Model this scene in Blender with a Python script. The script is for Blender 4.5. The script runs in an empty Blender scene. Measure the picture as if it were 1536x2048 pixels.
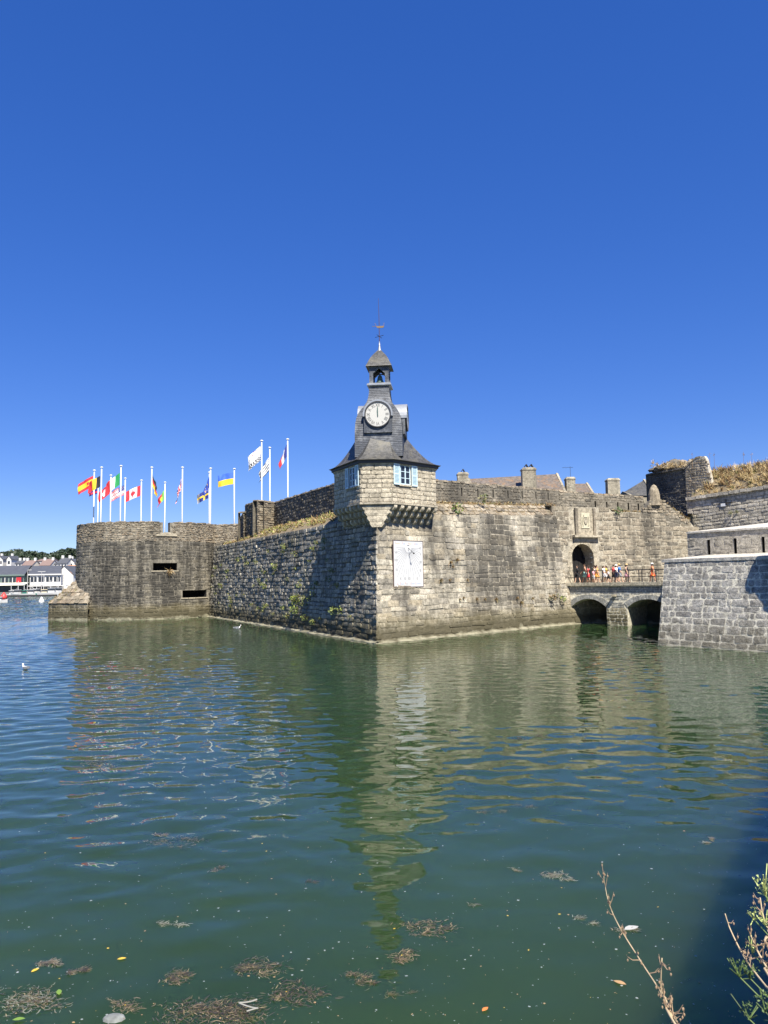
import bpy, math, random
import numpy as np
from mathutils import Vector, Matrix

random.seed(7)
sc = bpy.context.scene
C = sc.collection

# ------------------------------------------------------------------ camera
FOC, EYE = 1539.0, 4.5
PITCH, ROLL = math.radians(5.0), math.radians(0.9)
f_ = np.array([0, math.cos(PITCH), math.sin(PITCH)])
r0_ = np.array([1.0, 0, 0])
u0_ = np.array([0, -math.sin(PITCH), math.cos(PITCH)])
rt_ = math.cos(ROLL) * r0_ - math.sin(ROLL) * u0_
up_ = math.sin(ROLL) * r0_ + math.cos(ROLL) * u0_
cam = bpy.data.cameras.new('camera')
cam.sensor_fit = 'VERTICAL'
cam.sensor_height = 36
cam.lens = 36 * FOC / 2048
cam.clip_start = 0.05
cam.clip_end = 6000
cam_o = bpy.data.objects.new('camera', cam)
C.objects.link(cam_o)
cam_o.matrix_world = Matrix(((rt_[0], up_[0], -f_[0], 0), (rt_[1], up_[1], -f_[1], 0), (rt_[2], up_[2], -f_[2], EYE), (0, 0, 0, 1)))
sc.camera = cam_o

# ------------------------------------------------------------------ sky, sun, exposure
EXPO = 0.95
SUN = np.array([1.65, -4.4, 5.85]); SUN /= np.linalg.norm(SUN)
w = bpy.data.worlds.new('World'); sc.world = w; w.use_nodes = True
nt = w.node_tree; nt.nodes.clear()
sky = nt.nodes.new('ShaderNodeTexSky'); sky.sky_type = 'NISHITA'; sky.sun_disc = False
sky.sun_elevation = math.asin(SUN[2]); sky.sun_rotation = math.atan2(SUN[0], SUN[1])
sky.altitude = 0; sky.air_density = 0.75; sky.dust_density = 0.0; sky.ozone_density = 8.0
hs = nt.nodes.new('ShaderNodeHueSaturation'); hs.inputs['Hue'].default_value = 0.526; hs.inputs['Saturation'].default_value = 1.57; hs.inputs['Value'].default_value = 2.12 / 2 ** EXPO
gmn = nt.nodes.new('ShaderNodeGamma'); gmn.inputs[1].default_value = 0.57
bg = nt.nodes.new('ShaderNodeBackground'); bg.inputs['Strength'].default_value = 0.15
wo = nt.nodes.new('ShaderNodeOutputWorld')
nt.links.new(sky.outputs[0], gmn.inputs[0]); nt.links.new(gmn.outputs[0], hs.inputs['Color']); nt.links.new(hs.outputs[0], bg.inputs['Color']); nt.links.new(bg.outputs[0], wo.inputs[0])
sl = bpy.data.lights.new('sun', 'SUN'); sl.energy = 5.0; sl.angle = math.radians(0.55); sl.color = (1.0, 0.94, 0.83)
so = bpy.data.objects.new('sun', sl); C.objects.link(so)
so.rotation_euler = Vector(SUN).to_track_quat('Z', 'Y').to_euler(); so.location = (30, -60, 90)
vs_ = sc.view_settings
vs_.view_transform = 'Standard'; vs_.look = 'None'; vs_.gamma = 1; vs_.use_curve_mapping = False
vs_.exposure = EXPO

# ------------------------------------------------------------------ helpers
A3 = lambda *a: np.array(a, float)
def nrm(v):
    v = np.asarray(v, float); return v / np.linalg.norm(v)
def ray(px, py): return f_ + (px - 768) / FOC * rt_ + (1024 - py) / FOC * up_
def at(px, py, Y):
    d = ray(px, py); return d * (Y / d[1]) + A3(0, 0, EYE)
def onz(px, py, z=0.0):
    d = ray(px, py); return d * ((z - EYE) / d[2]) + A3(0, 0, EYE)
def proj(P):
    q = np.asarray(P, float) - A3(0, 0, EYE); k = q @ f_
    return 768 + FOC * (q @ rt_) / k, 1024 - FOC * (q @ up_) / k, k

WORLD = {}
def _place(o, c, parent):
    if parent is not None:
        o.parent = parent
        o.location = Vector(np.asarray(c) - WORLD[parent.name])
    else:
        o.location = Vector(c)
    WORLD[o.name] = np.asarray(c, float)
def tag(o, label=None, cat=None, group=None, kind=None):
    if label: o['label'] = label
    if cat: o['category'] = cat
    if group: o['group'] = group
    if kind: o['kind'] = kind
    return o
def thing(name, label, cat, loc, group=None):
    o = bpy.data.objects.new(name, None); o.empty_display_size = 0.3
    C.objects.link(o); _place(o, loc, None)
    return tag(o, label, cat, group)

class MB:
    def __init__(s): s.v = []; s.f = []; s.m = []
    def add(s, verts, faces, mi=0):
        b = len(s.v); s.v.extend([tuple(map(float, p)) for p in verts])
        for fa in faces: s.f.append(tuple(b + i for i in fa)); s.m.append(mi)
    def frame_box(s, o, ax, ay, az, mi=0):
        """box from corner o spanned by three vectors"""
        o, ax, ay, az = map(np.asarray, (o, ax, ay, az))
        P = [o, o + ax, o + ax + ay, o + ay, o + az, o + ax + az, o + ax + ay + az, o + ay + az]
        s.add(P, [(0, 3, 2, 1), (4, 5, 6, 7), (0, 1, 5, 4), (1, 2, 6, 5), (2, 3, 7, 6), (3, 0, 4, 7)], mi)
    def box(s, c, sx, sy, sz, yaw=0, mi=0):
        cs, sn = math.cos(yaw), math.sin(yaw)
        ax, ay = A3(cs, sn, 0) * sx, A3(-sn, cs, 0) * sy
        s.frame_box(np.asarray(c) - ax / 2 - ay / 2 - A3(0, 0, sz / 2), ax, ay, A3(0, 0, sz), mi)
    def tube(s, pts, rad, n=8, mi=0, cap=True):
        pts = [np.asarray(p, float) for p in pts]
        if not hasattr(rad, '__len__'): rad = [rad] * len(pts)
        rings = []
        for i, p in enumerate(pts):
            d = nrm(pts[min(i + 1, len(pts) - 1)] - pts[max(i - 1, 0)])
            a = nrm(np.cross(d, A3(0, 0, 1) if abs(d[2]) < .9 else A3(1, 0, 0))); b = np.cross(d, a)
            rings.append([p + rad[i] * (math.cos(t) * a + math.sin(t) * b) for t in np.linspace(0, 2 * math.pi, n, endpoint=False)])
        s.loft(rings, mi, cap)
    def loft(s, rings, mi=0, cap=True, closed=True):
        n = len(rings[0]); V = [p for r in rings for p in r]; Fc = []
        for i in range(len(rings) - 1):
            for j in range(n if closed else n - 1):
                k = (j + 1) % n
                Fc.append((i * n + j, i * n + k, (i + 1) * n + k, (i + 1) * n + j))
        if cap:
            Fc.append(tuple(range(n - 1, -1, -1))); Fc.append(tuple((len(rings) - 1) * n + j for j in range(n)))
        s.add(V, Fc, mi)
    def lathe(s, c, prof, n=16, mi=0, sx=1, sy=1, yaw=0):
        cs, sn = math.cos(yaw), math.sin(yaw); rings = []
        for r, z in prof:
            ring = []
            for t in np.linspace(0, 2 * math.pi, n, endpoint=False):
                x, y = r * sx * math.cos(t), r * sy * math.sin(t)
                ring.append(np.asarray(c) + A3(x * cs - y * sn, x * sn + y * cs, z))
            rings.append(ring)
        s.loft(rings, mi)
    def ell(s, c, rx, ry, rz, n=10, m=6, yaw=0, mi=0):
        s.lathe(c, [(max(.02, math.sin(a)), -math.cos(a) * rz) for a in np.linspace(.05, math.pi - .05, m + 1)], n, mi, rx, ry, yaw)
    def build(s, name, mats, parent=None, smooth=False, kind=None, recalc=False):
        V = np.array(s.v); c = (V.min(0) + V.max(0)) / 2
        if parent is None: c[2] = V[:, 2].min()
        me = bpy.data.meshes.new(name)
        me.from_pydata((V - c).tolist(), [], s.f)
        mats = mats if isinstance(mats, (list, tuple)) else [mats]
        for m in mats: me.materials.append(m)
        if len(mats) > 1: me.polygons.foreach_set('material_index', s.m)
        if smooth: me.polygons.foreach_set('use_smooth', [True] * len(s.f))
        if recalc:
            import bmesh
            bm = bmesh.new(); bm.from_mesh(me); bmesh.ops.recalc_face_normals(bm, faces=bm.faces); bm.to_mesh(me); bm.free()
        me.update()
        o = bpy.data.objects.new(name, me); C.objects.link(o); _place(o, c, parent)
        if kind: o['kind'] = kind
        return o

# ------------------------------------------------------------------ materials
class NT:
    def __init__(s, name):
        s.mat = bpy.data.materials.new(name); s.mat.use_nodes = True
        s.t = s.mat.node_tree; s.b = s.t.nodes['Principled BSDF']; s.out = s.t.nodes['Material Output']
    def n(s, typ, **kw):
        q = s.t.nodes.new('ShaderNode' + typ)
        for k, v in kw.items():
            if k in q.inputs.keys(): q.inputs[k].default_value = v
            else: setattr(q, k, v)
        return q
    def l(s, a, b): s.t.links.new(a, b)
    def pos(s, scale=(1, 1, 1)):
        g = s.n('NewGeometry'); m = s.n('Mapping'); m.inputs['Scale'].default_value = scale
        s.l(g.outputs['Position'], m.inputs['Vector']); return m.outputs[0]
    def noise(s, scale, vec=None, detail=4, rough=.6, dist=0):
        q = s.n('TexNoise'); q.inputs['Scale'].default_value = scale; q.inputs['Detail'].default_value = detail
        q.inputs['Roughness'].default_value = rough; q.inputs['Distortion'].default_value = dist
        s.l(vec if vec is not None else s.pos(), q.inputs['Vector']); return q.outputs['Fac']
    def ramp(s, fac, stops, interp='LINEAR'):
        q = s.n('ValToRGB'); q.color_ramp.interpolation = interp; e = q.color_ramp.elements
        while len(e) < len(stops): e.new(0.5)
        for i, (p, c) in enumerate(stops):
            e[i].position = p; e[i].color = (c, c, c, 1) if not hasattr(c, '__len__') else (*c, 1)
        s.l(fac, q.inputs[0]); return q.outputs[0]
    def math(s, op, a, b=None):
        q = s.n('Math', operation=op)
        for i, x in enumerate((a, b)):
            if x is None: continue
            if isinstance(x, (int, float)): q.inputs[i].default_value = x
            else: s.l(x, q.inputs[i])
        return q.outputs[0]
    def mix(s, fac, a, b, mode='MIX'):
        q = s.n('Mix', data_type='RGBA', blend_type=mode)
        for sock, x in ((q.inputs[0], fac), (q.inputs[6], a), (q.inputs[7], b)):
            if isinstance(x, (int, float)): sock.default_value = x
            elif hasattr(x, '__len__'): sock.default_value = (*x, 1)
            else: s.l(x, sock)
        return q.outputs[2]
    def bump(s, h, strength=.5, dist=.02):
        q = s.n('Bump'); q.inputs['Strength'].default_value = strength; q.inputs['Distance'].default_value = dist
        s.l(h, q.inputs['Height']); s.l(q.outputs[0], s.b.inputs['Normal'])

def plain(name, col, rough=.6, metal=0, var=0.0, scale=8):
    q = NT(name); q.b.inputs['Roughness'].default_value = rough; q.b.inputs['Metallic'].default_value = metal
    if var:
        n = q.noise(scale); r = q.ramp(n, [(.3, 1 - var), (.7, 1 + var * .6)])
        q.l(q.mix(1.0, col, r, 'MULTIPLY'), q.b.inputs['Base Color'])
    else:
        q.b.inputs['Base Color'].default_value = (*col, 1)
    return q.mat

def stone_mat(name, cols, stain=.5, stain_col=(.045, .042, .036), lichen=.25, lichen_col=(.5, .47, .38), moss=0, tide=True,
              streak=(.55, .55, .13), bump=.6, sc_stain=.55, stain_lo=.46, grad=None, tk=1.0):
    q = NT(name)
    oi = q.n('ObjectInfo'); ge = q.n('NewGeometry')
    rnd = q.math('FRACT', q.math('ADD', oi.outputs['Random'], ge.outputs['Random Per Island']))
    col = q.ramp(rnd, [(i / (len(cols) - 1), c) for i, c in enumerate(cols)])
    fine = q.ramp(q.noise(3.2, detail=7, rough=.8), [(.3, .36), (.5, .98), (.7, 1.55)])
    col = q.mix(1.0, col, fine, 'MULTIPLY')
    speck = q.ramp(q.noise(22, detail=3, rough=.8), [(.33, .4), (.67, 1.5)])
    col = q.mix(.9, col, speck, 'MULTIPLY')
    if lichen:
        lf = q.ramp(q.noise(1.7, detail=6, rough=.72), [(.56, 0), (.7, lichen)])
        col = q.mix(lf, col, lichen_col)
    if stain:
        sn_ = q.noise(sc_stain, q.pos(streak), detail=7, rough=.62)
        if grad:       # weathering heavier towards one end of the wall
            sp_ = q.n('SeparateXYZ'); q.l(ge.outputs['Position'], sp_.inputs[0])
            for ax, lo_, hi_, am in grad:
                mr = q.n('MapRange'); q.l(sp_.outputs[ax], mr.inputs[0]); mr.inputs[1].default_value = lo_; mr.inputs[2].default_value = hi_; mr.inputs[3].default_value = 0; mr.inputs[4].default_value = am
                sn_ = q.math('ADD', sn_, mr.outputs[0])
        st = q.ramp(sn_, [(stain_lo, 0), (stain_lo + .17, stain)])
        col = q.mix(st, col, stain_col)
        st2 = q.ramp(q.noise(1.6, q.pos((1, 1, .16)), detail=5, rough=.6), [(.52, 0), (.66, stain * .55)])
        col = q.mix(st2, col, stain_col)
    if moss:
        ms = q.ramp(q.noise(.9, q.pos((1, 1, .5)), detail=6, rough=.7), [(.5, 0), (.62, moss)])
        col = q.mix(ms, col, (.075, .085, .03))
    sep = q.n('SeparateXYZ'); q.l(ge.outputs['Position'], sep.inputs[0])
    wob = q.math('ADD', sep.outputs['Z'], q.math('MULTIPLY', q.math('SUBTRACT', q.noise(.8, detail=4), .5), 1.3))
    if tide:
        t0 = q.ramp(q.math('MULTIPLY', wob, .1), [(.13, .38 * tk), (.21, 0)])
        col = q.mix(t0, col, (.2, .165, .07))
        t1 = q.ramp(q.math('MULTIPLY', wob, .1), [(.075, .92 * tk), (.15, 0)])
        col = q.mix(t1, col, (.085, .075, .045))
        t2 = q.ramp(q.math('MULTIPLY', wob, .1), [(.0, .85 * tk), (.03, 0)])
        col = q.mix(t2, col, (.33, .31, .22))
    q.l(col, q.b.inputs['Base Color'])
    q.b.inputs['Roughness'].default_value = .92
    q.b.inputs['Specular IOR Level'].default_value = .25
    h = q.math('ADD', q.noise(5, detail=6, rough=.7), q.math('MULTIPLY', q.noise(24, detail=3), .35))
    q.bump(h, bump, .10)
    return q.mat

BEIGE = [(.41, .36, .27), (.50, .45, .35), (.29, .265, .21), (.58, .53, .42), (.44, .375, .265), (.23, .21, .172), (.54, .49, .395), (.35, .318, .25)]
GREYB = [(.21, .19, .15), (.27, .24, .18), (.17, .16, .13), (.31, .28, .21), (.22, .2, .165), (.14, .132, .115)]
M = {}
M['beige'] = stone_mat('granite_beige', BEIGE, stain=.8, lichen=.3, stain_lo=.54, grad=((0, 3.5, 9, .13), (2, 2.0, 6.5, .07)), lichen_col=(.6, .56, .45))
M['beige_far'] = stone_mat('granite_streaked', GREYB, stain=.75, lichen=.3, stain_lo=.44)
M['mortar'] = stone_mat('mortar_pale', [(.40, .36, .28), (.35, .31, .24), (.43, .39, .30)], stain=.5, lichen=0, bump=.4)
M['mortar_m'] = stone_mat('mortar_mid', [(.27, .245, .195), (.23, .21, .165), (.3, .27, .215)], stain=.7, lichen=.15, bump=.4, streak=(.7, .7, .07), sc_stain=.8)
M['mortar_d'] = stone_mat('mortar_dark', [(.20, .18, .14), (.16, .145, .115)], stain=.5, lichen=0, bump=.4)
M['turret'] = stone_mat('granite_turret', [(.47, .41, .305), (.53, .47, .355), (.4, .355, .27), (.58, .515, .395), (.43, .38, .29)], stain=.35, lichen=.2, tide=False, stain_lo=.54)
M['left'] = stone_mat('granite_mossy_dark', [(.33, .305, .25), (.43, .395, .32), (.23, .213, .178), (.5, .46, .375), (.36, .33, .265)], stain=.65, lichen=.6, moss=.4, lichen_col=(.55, .54, .48), streak=(.9, .9, .3), bump=.9)
M['round'] = stone_mat('granite_round_tower', [(.17, .152, .12), (.23, .205, .155), (.12, .11, .09), (.30, .27, .21), (.18, .165, .135), (.10, .094, .08)], stain=.92, lichen=.4, lichen_col=(.48, .46, .42), stain_lo=.42, streak=(.7, .7, .07), sc_stain=.8)
M['rubble'] = stone_mat('rubble_brown', [(.25, .205, .145), (.33, .28, .2), (.18, .155, .115), (.38, .33, .25), (.28, .22, .15), (.14, .125, .1)], stain=.5, lichen=.35, tide=False, stain_lo=.5)
M['rubble_shade'] = stone_mat('rubble_shaded', [(.12, .11, .092), (.16, .145, .12), (.09, .084, .075), (.2, .18, .145)], stain=.5, lichen=.25, tide=False)  # darker copy of the rubble, shade painted in for faces turned from the sun
M['parapet'] = stone_mat('rubble_grey_parapet', [(.2, .175, .135), (.26, .23, .175), (.15, .14, .115), (.3, .265, .205)], stain=.6, lichen=.35, tide=False)
M['gate'] = stone_mat('granite_gate_wall', [(.22, .19, .14), (.31, .265, .195), (.16, .142, .112), (.37, .32, .235), (.25, .21, .155)], stain=.75, lichen=.3, stain_lo=.47)
M['arch'] = stone_mat('granite_dressed_pale', [(.40, .35, .26), (.44, .39, .29), (.36, .32, .24)], stain=.25, lichen=.1, tide=False)
M['blue'] = stone_mat('granite_blue_grey', [(.34, .322, .288), (.4, .38, .34), (.29, .275, .247), (.44, .418, .375), (.36, .34, .303), (.25, .237, .214)], stain=.55, lichen=.3, lichen_col=(.45, .45, .43), stain_lo=.53, bump=1.0, tk=.5)
M['mortar_w'] = stone_mat('mortar_lime', [(.68, .63, .51), (.62, .58, .47), (.72, .67, .54)], stain=.15, lichen=0, bump=.3, stain_lo=.56, tk=.3)
M['lime'] = stone_mat('lime_coping', [(.6, .56, .47), (.56, .52, .44), (.62, .58, .49)], stain=.1, lichen=0, tide=False, bump=.25)
M['render'] = stone_mat('rough_render', [(.44, .40, .32), (.4, .365, .295), (.48, .435, .35)], stain=.35, lichen=.25, tide=False, stain_lo=.5, streak=(.5, .5, 1.2))
M['bridge'] = stone_mat('granite_bridge', [(.3, .3, .28), (.36, .36, .335), (.26, .26, .245), (.4, .395, .36)], stain=.25, lichen=.15, stain_lo=.55)
M['bridge_p'] = stone_mat('granite_pier', [(.42, .38, .29), (.47, .43, .33), (.38, .35, .27)], stain=.3, lichen=.1)
M['wallr'] = stone_mat('granite_upper_wall', [(.44, .40, .32), (.52, .47, .375), (.34, .31, .25), (.6, .545, .44), (.46, .415, .33)], stain=.4, lichen=.25, tide=False)
M['soil'] = plain('dry_soil', (.2, .155, .09), .95, var=.4, scale=2)
M['dark'] = plain('opening_shade_black', (.012, .011, .010), .95)  # near black lining paints the shade inside slits, gun slots and gate
M['white'] = plain('white_paint', (.78, .78, .76), .45)
M['iron'] = plain('black_iron', (.02, .02, .022), .5)
M['rust'] = plain('rusty_iron', (.07, .035, .028), .7)
M['zinc'] = plain('zinc_sheet', (.33, .345, .36), .42, .35, var=.2, scale=3)
M['bronze'] = plain('bell_bronze', (.10, .16, .14), .5, .3)
M['glass'] = plain('window_glass', (.02, .025, .035), .06)
M['shutter'] = plain('shutter_paint_pale_blue', (.56, .71, .78), .55, var=.12, scale=5)
M['shutterd'] = plain('shutter_louvre_blue', (.40, .55, .62), .55)
M['door'] = plain('oak_door_shade_black', (.012, .011, .010), .9, var=.3)  # oak taken near black, shade of the gate vault put into the colour

def slate_mat(name, base, moss, k=1.0):
    q = NT(name)
    g = q.n('NewGeometry'); sep = q.n('SeparateXYZ'); q.l(g.outputs['Position'], sep.inputs[0])
    n1 = q.ramp(q.noise(9, q.pos((1, 1, 3)), detail=4, rough=.75), [(.3, .5), (.7, 1.7)])
    c = q.mix(1.0, base, n1, 'MULTIPLY')
    cell = q.n('TexVoronoi'); cell.inputs['Scale'].default_value = 5.5; q.l(q.pos((1, 1, 1.7)), cell.inputs['Vector'])
    sepc = q.n('SeparateColor'); q.l(cell.outputs['Color'], sepc.inputs[0])
    c = q.mix(1.0, c, q.ramp(sepc.outputs[0], [(0, .7), (1, 1.4)]), 'MULTIPLY')
    p = q.ramp(q.noise(1.3, detail=6, rough=.7), [(.5, 0), (.66, .75 * k)])  # patches of growth, on the blue grey slate also painted shine
    c = q.mix(p, c, moss)
    q.l(c, q.b.inputs['Base Color']); q.b.inputs['Roughness'].default_value = .5
    q.bump(q.noise(14, q.pos((1, 1, 2.5)), detail=3), .5, .02)
    return q.mat
M['slate'] = slate_mat('slate_blue_grey', (.05, .056, .067), (.27, .28, .29), .75)  # grey patches paint lichen and the pale shine of the slates together
M['slate_m'] = slate_mat('slate_mossy', (.075, .074, .07), (.17, .155, .115))
M['tile_brown'] = slate_mat('roof_slates_lichen', (.13, .11, .09), (.28, .16, .07))

# ------------------------------------------------------------------ masonry
def lay(parent, Pf, Nf, u0, u1, v0, v1, ch, slen, mat, seed, skip=None, joint=.03, proud=(.015, .06), rough=.025, nmax=300,
        name='stone', vvar=.18, lvar=.5, wav=.0, chamf=.03):
    """courses of separate stones on the surface Pf(u,v) with outward normal Nf(u,v)"""
    rs = np.random.RandomState(seed); items = []
    v = v0; row = 0
    while v < v1 - .08:
        h = ch * rs.uniform(1 - vvar, 1 + vvar)
        if v + h > v1 - .35 * ch: h = v1 - v
        u = u0 - rs.uniform(0, slen * .8)
        while u < u1:
            L = slen * rs.uniform(1 - lvar, 1 + lvar)
            a, b = max(u, u0), min(u + L, u1); u += L
            if b - a < .14: continue
            dv = wav * rs.uniform(-1, 1)
            if skip and skip(a, b, v, v + h): continue
            items.append((a + joint / 2, b - joint / 2, v + joint / 2 + dv, v + h - joint / 2 + dv, rs.randint(1 << 30)))
        v += h; row += 1
    scored = []
    for it in items:
        a, b, c, d, sd = it
        uc, vc = (a + b) / 2, (c + d) / 2
        P = np.asarray(Pf(uc, vc)); N = np.asarray(Nf(uc, vc))
        x, y, k = proj(P)
        if k > 0.5 and -20 < x < 1556 and -20 < y < 2070:
            vd = nrm(A3(0, 0, EYE) - P); s = (b - a) * (d - c) * max(0, vd @ N) / k ** 2
        else: s = -1
        scored.append(s)
    order = np.argsort(-np.array(scored)); single = set(order[:nmax].tolist())
    rest = MB()
    for i, (a, b, c, d, sd) in enumerate(items):
        r = np.random.RandomState(sd)
        w_, h_ = b - a, d - c
        cu, cv = min(.07, w_ * .18), min(.07, h_ * .22)
        o = [(a + cu, c), (b - cu, c), (b, c + cv), (b, d - cv), (b - cu, d), (a + cu, d), (a, d - cv), (a, c + cv)]
        j = r.uniform(-rough, rough, (8, 2)); o = np.array(o) + j
        p = r.uniform(*proud); ins = min(chamf, h_ * .12)
        cen = o.mean(0); vec = cen - o
        inn = o + vec / np.maximum(np.linalg.norm(vec, axis=1, keepdims=True), 1e-6) * ins
        tilt = r.uniform(-.018, .018, 2)
        V = [np.asarray(Pf(*q)) - .03 * np.asarray(Nf(*q)) for q in o]
        V += [np.asarray(Pf(*q)) + (p + (q[0] - cen[0]) * tilt[0] + (q[1] - cen[1]) * tilt[1] + r.uniform(-.008, .008)) * np.asarray(Nf(*q)) for q in inn]
        V.append(np.asarray(Pf(*cen)) + (p + r.uniform(0, .03)) * np.asarray(Nf(*cen)))
        Fc = [(k, (k + 1) % 8, 8 + (k + 1) % 8, 8 + k) for k in range(8)] + [(8 + k, 8 + (k + 1) % 8, 16) for k in range(8)]
        if i in single and scored[i] > 0:
            m = MB(); m.add(V, Fc); m.build(name, mat, parent)
        else: rest.add(V, Fc)
    if rest.v: rest.build('masonry_beyond', mat, parent, kind='stuff')

def grid(mb, Pf, us, vs, skip=None, mi=0, top=None):
    us, vs = list(us), list(vs); nu, nv = len(us), len(vs)
    V = [Pf(u, min(v, top(u)) if top else v) for v in vs for u in us]; Fc = []
    for j in range(nv - 1):
        for i in range(nu - 1):
            if skip and skip((us[i] + us[i + 1]) / 2, (vs[j] + vs[j + 1]) / 2): continue
            if top and vs[j] >= top((us[i] + us[i + 1]) / 2): continue
            Fc.append((j * nu + i, j * nu + i + 1, (j + 1) * nu + i + 1, (j + 1) * nu + i))
    mb.add(V, Fc, mi)

class Wall:
    """plane through base line A->B, outward normal to the camera's side, leaning back by batter"""
    def __init__(s, A, B, z0, batter=0.0, off=0.0):
        A, B = np.array(A[:2], float), np.array(B[:2], float)
        s.L = np.linalg.norm(B - A); t = (B - A) / s.L; n = A3(t[1], -t[0], 0)
        if n[:2] @ (-(A + B) / 2) < 0: n = -n
        s.t, s.n, s.z0, s.b = A3(t[0], t[1], 0), n, z0, batter
        s.A = A3(A[0], A[1], z0) + n * off
        s.N = nrm(n + A3(0, 0, batter))
    def P(s, u, v): return s.A + s.t * u + s.n * (-s.b * v) + A3(0, 0, v)
    def Nf(s, u, v): return s.N
    def u_at(s, px, v):
        """position along the wall seen at image column px, at height v"""
        us = np.linspace(-3, s.L + 3, 300); q = s.A[None, :] - s.n[None, :] * s.b * v + A3(0, 0, v) + us[:, None] * s.t[None, :] - A3(0, 0, EYE); xs = 768 + FOC * (q @ rt_) / (q @ f_)
        if xs[-1] < xs[0]: us, xs = us[::-1], xs[::-1]
        return float(np.interp(px, xs, us))

def caps(parent, Pa, Pb, n, w, d, h, mat, seed, name='coping_stone', jitter=.06, nmax=300):
    """row of rough stones along the segment Pa->Pb, as wall top"""
    rs = np.random.RandomState(seed); Pa, Pb = np.asarray(Pa, float), np.asarray(Pb, float)
    t = nrm(Pb - Pa); sd = nrm(np.cross(t, A3(0, 0, 1))); L = np.linalg.norm(Pb - Pa)
    for i in range(n):
        c = Pa + t * (L * (i + .5) / n); l = L / n * rs.uniform(.85, 1.0); hh = h * rs.uniform(.7, 1.35); dd = d * rs.uniform(.85, 1.1)
        m = MB(); m.frame_box(c - t * l / 2 - sd * dd / 2 - A3(0, 0, .05), t * l, sd * dd, A3(0, 0, hh + .05))
        V = np.array(m.v); V[4:] += rs.uniform(-jitter, jitter, (4, 3)) * [.6, .6, .7]; V[4:] = V[4:].mean(0) + (V[4:] - V[4:].mean(0)) * .9
        m.v = [tuple(p) for p in V]
        m.build(name, mat, parent)

def blades(mb, base, n, length, spread, wd, rs, up=A3(0, 0, 1), droop=.3, mi=0, lean=None, mis=1):
    for _ in range(n):
        d = nrm(up + rs.normal(0, spread, 3) + (lean if lean is not None else 0)); L = length * rs.uniform(.5, 1.15)
        side = nrm(np.cross(d, A3(rs.normal(), rs.normal(), .2))) * wd * rs.uniform(.6, 1.3)
        p0 = base + rs.normal(0, .04, 3) * length; p1 = p0 + d * L * .55; p2 = p0 + d * L + A3(0, 0, -droop * L * rs.uniform(.2, 1))
        mb.add([p0 - side * .6, p0 + side * .6, p1 + side, p1 - side, p2], [(0, 1, 2, 3), (3, 2, 4)], mi + (rs.randint(mis) if mis > 1 else 0))

def leaves(mb, base, n, rad, size, rs, mi=0, mis=1, flat=1.0, bias=None):
    for _ in range(n):
        o = rs.normal(0, 1, 3); o = o / np.linalg.norm(o) * rs.uniform(.15, 1) ** .5 * rad; o[2] *= flat
        if bias is not None: o = o + bias * rs.uniform(0, .6) * rad
        a = nrm(rs.normal(0, 1, 3)); b = nrm(np.cross(a, rs.normal(0, 1, 3))); s = size * rs.uniform(.6, 1.4); c = base + o
        mb.add([c - a * s, c + b * s * .5, c + a * s, c - b * s * .5], [(0, 1, 2, 3)], mi + (rs.randint(mis) if mis > 1 else 0))

def leafmat(name, col, var=.35):
    q = NT(name); g = q.n('NewGeometry')
    r = q.ramp(g.outputs['Random Per Island'], [(0, 1 - var), (1, 1 + var)])
    q.l(q.mix(1.0, col, r, 'MULTIPLY'), q.b.inputs['Base Color']); q.b.inputs['Roughness'].default_value = .6
    return q.mat
M['leaf'] = leafmat('leaf_yellow_green', (.24, .28, .06))
M['leaf_d'] = leafmat('leaf_green', (.075, .12, .03))
M['dry'] = leafmat('dry_grass_straw', (.52, .40, .20), .4)
M['dry_b'] = leafmat('dry_grass_brown', (.24, .15, .065), .45)
M['olive'] = leafmat('dry_grass_olive', (.17, .16, .055), .4)

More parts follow.
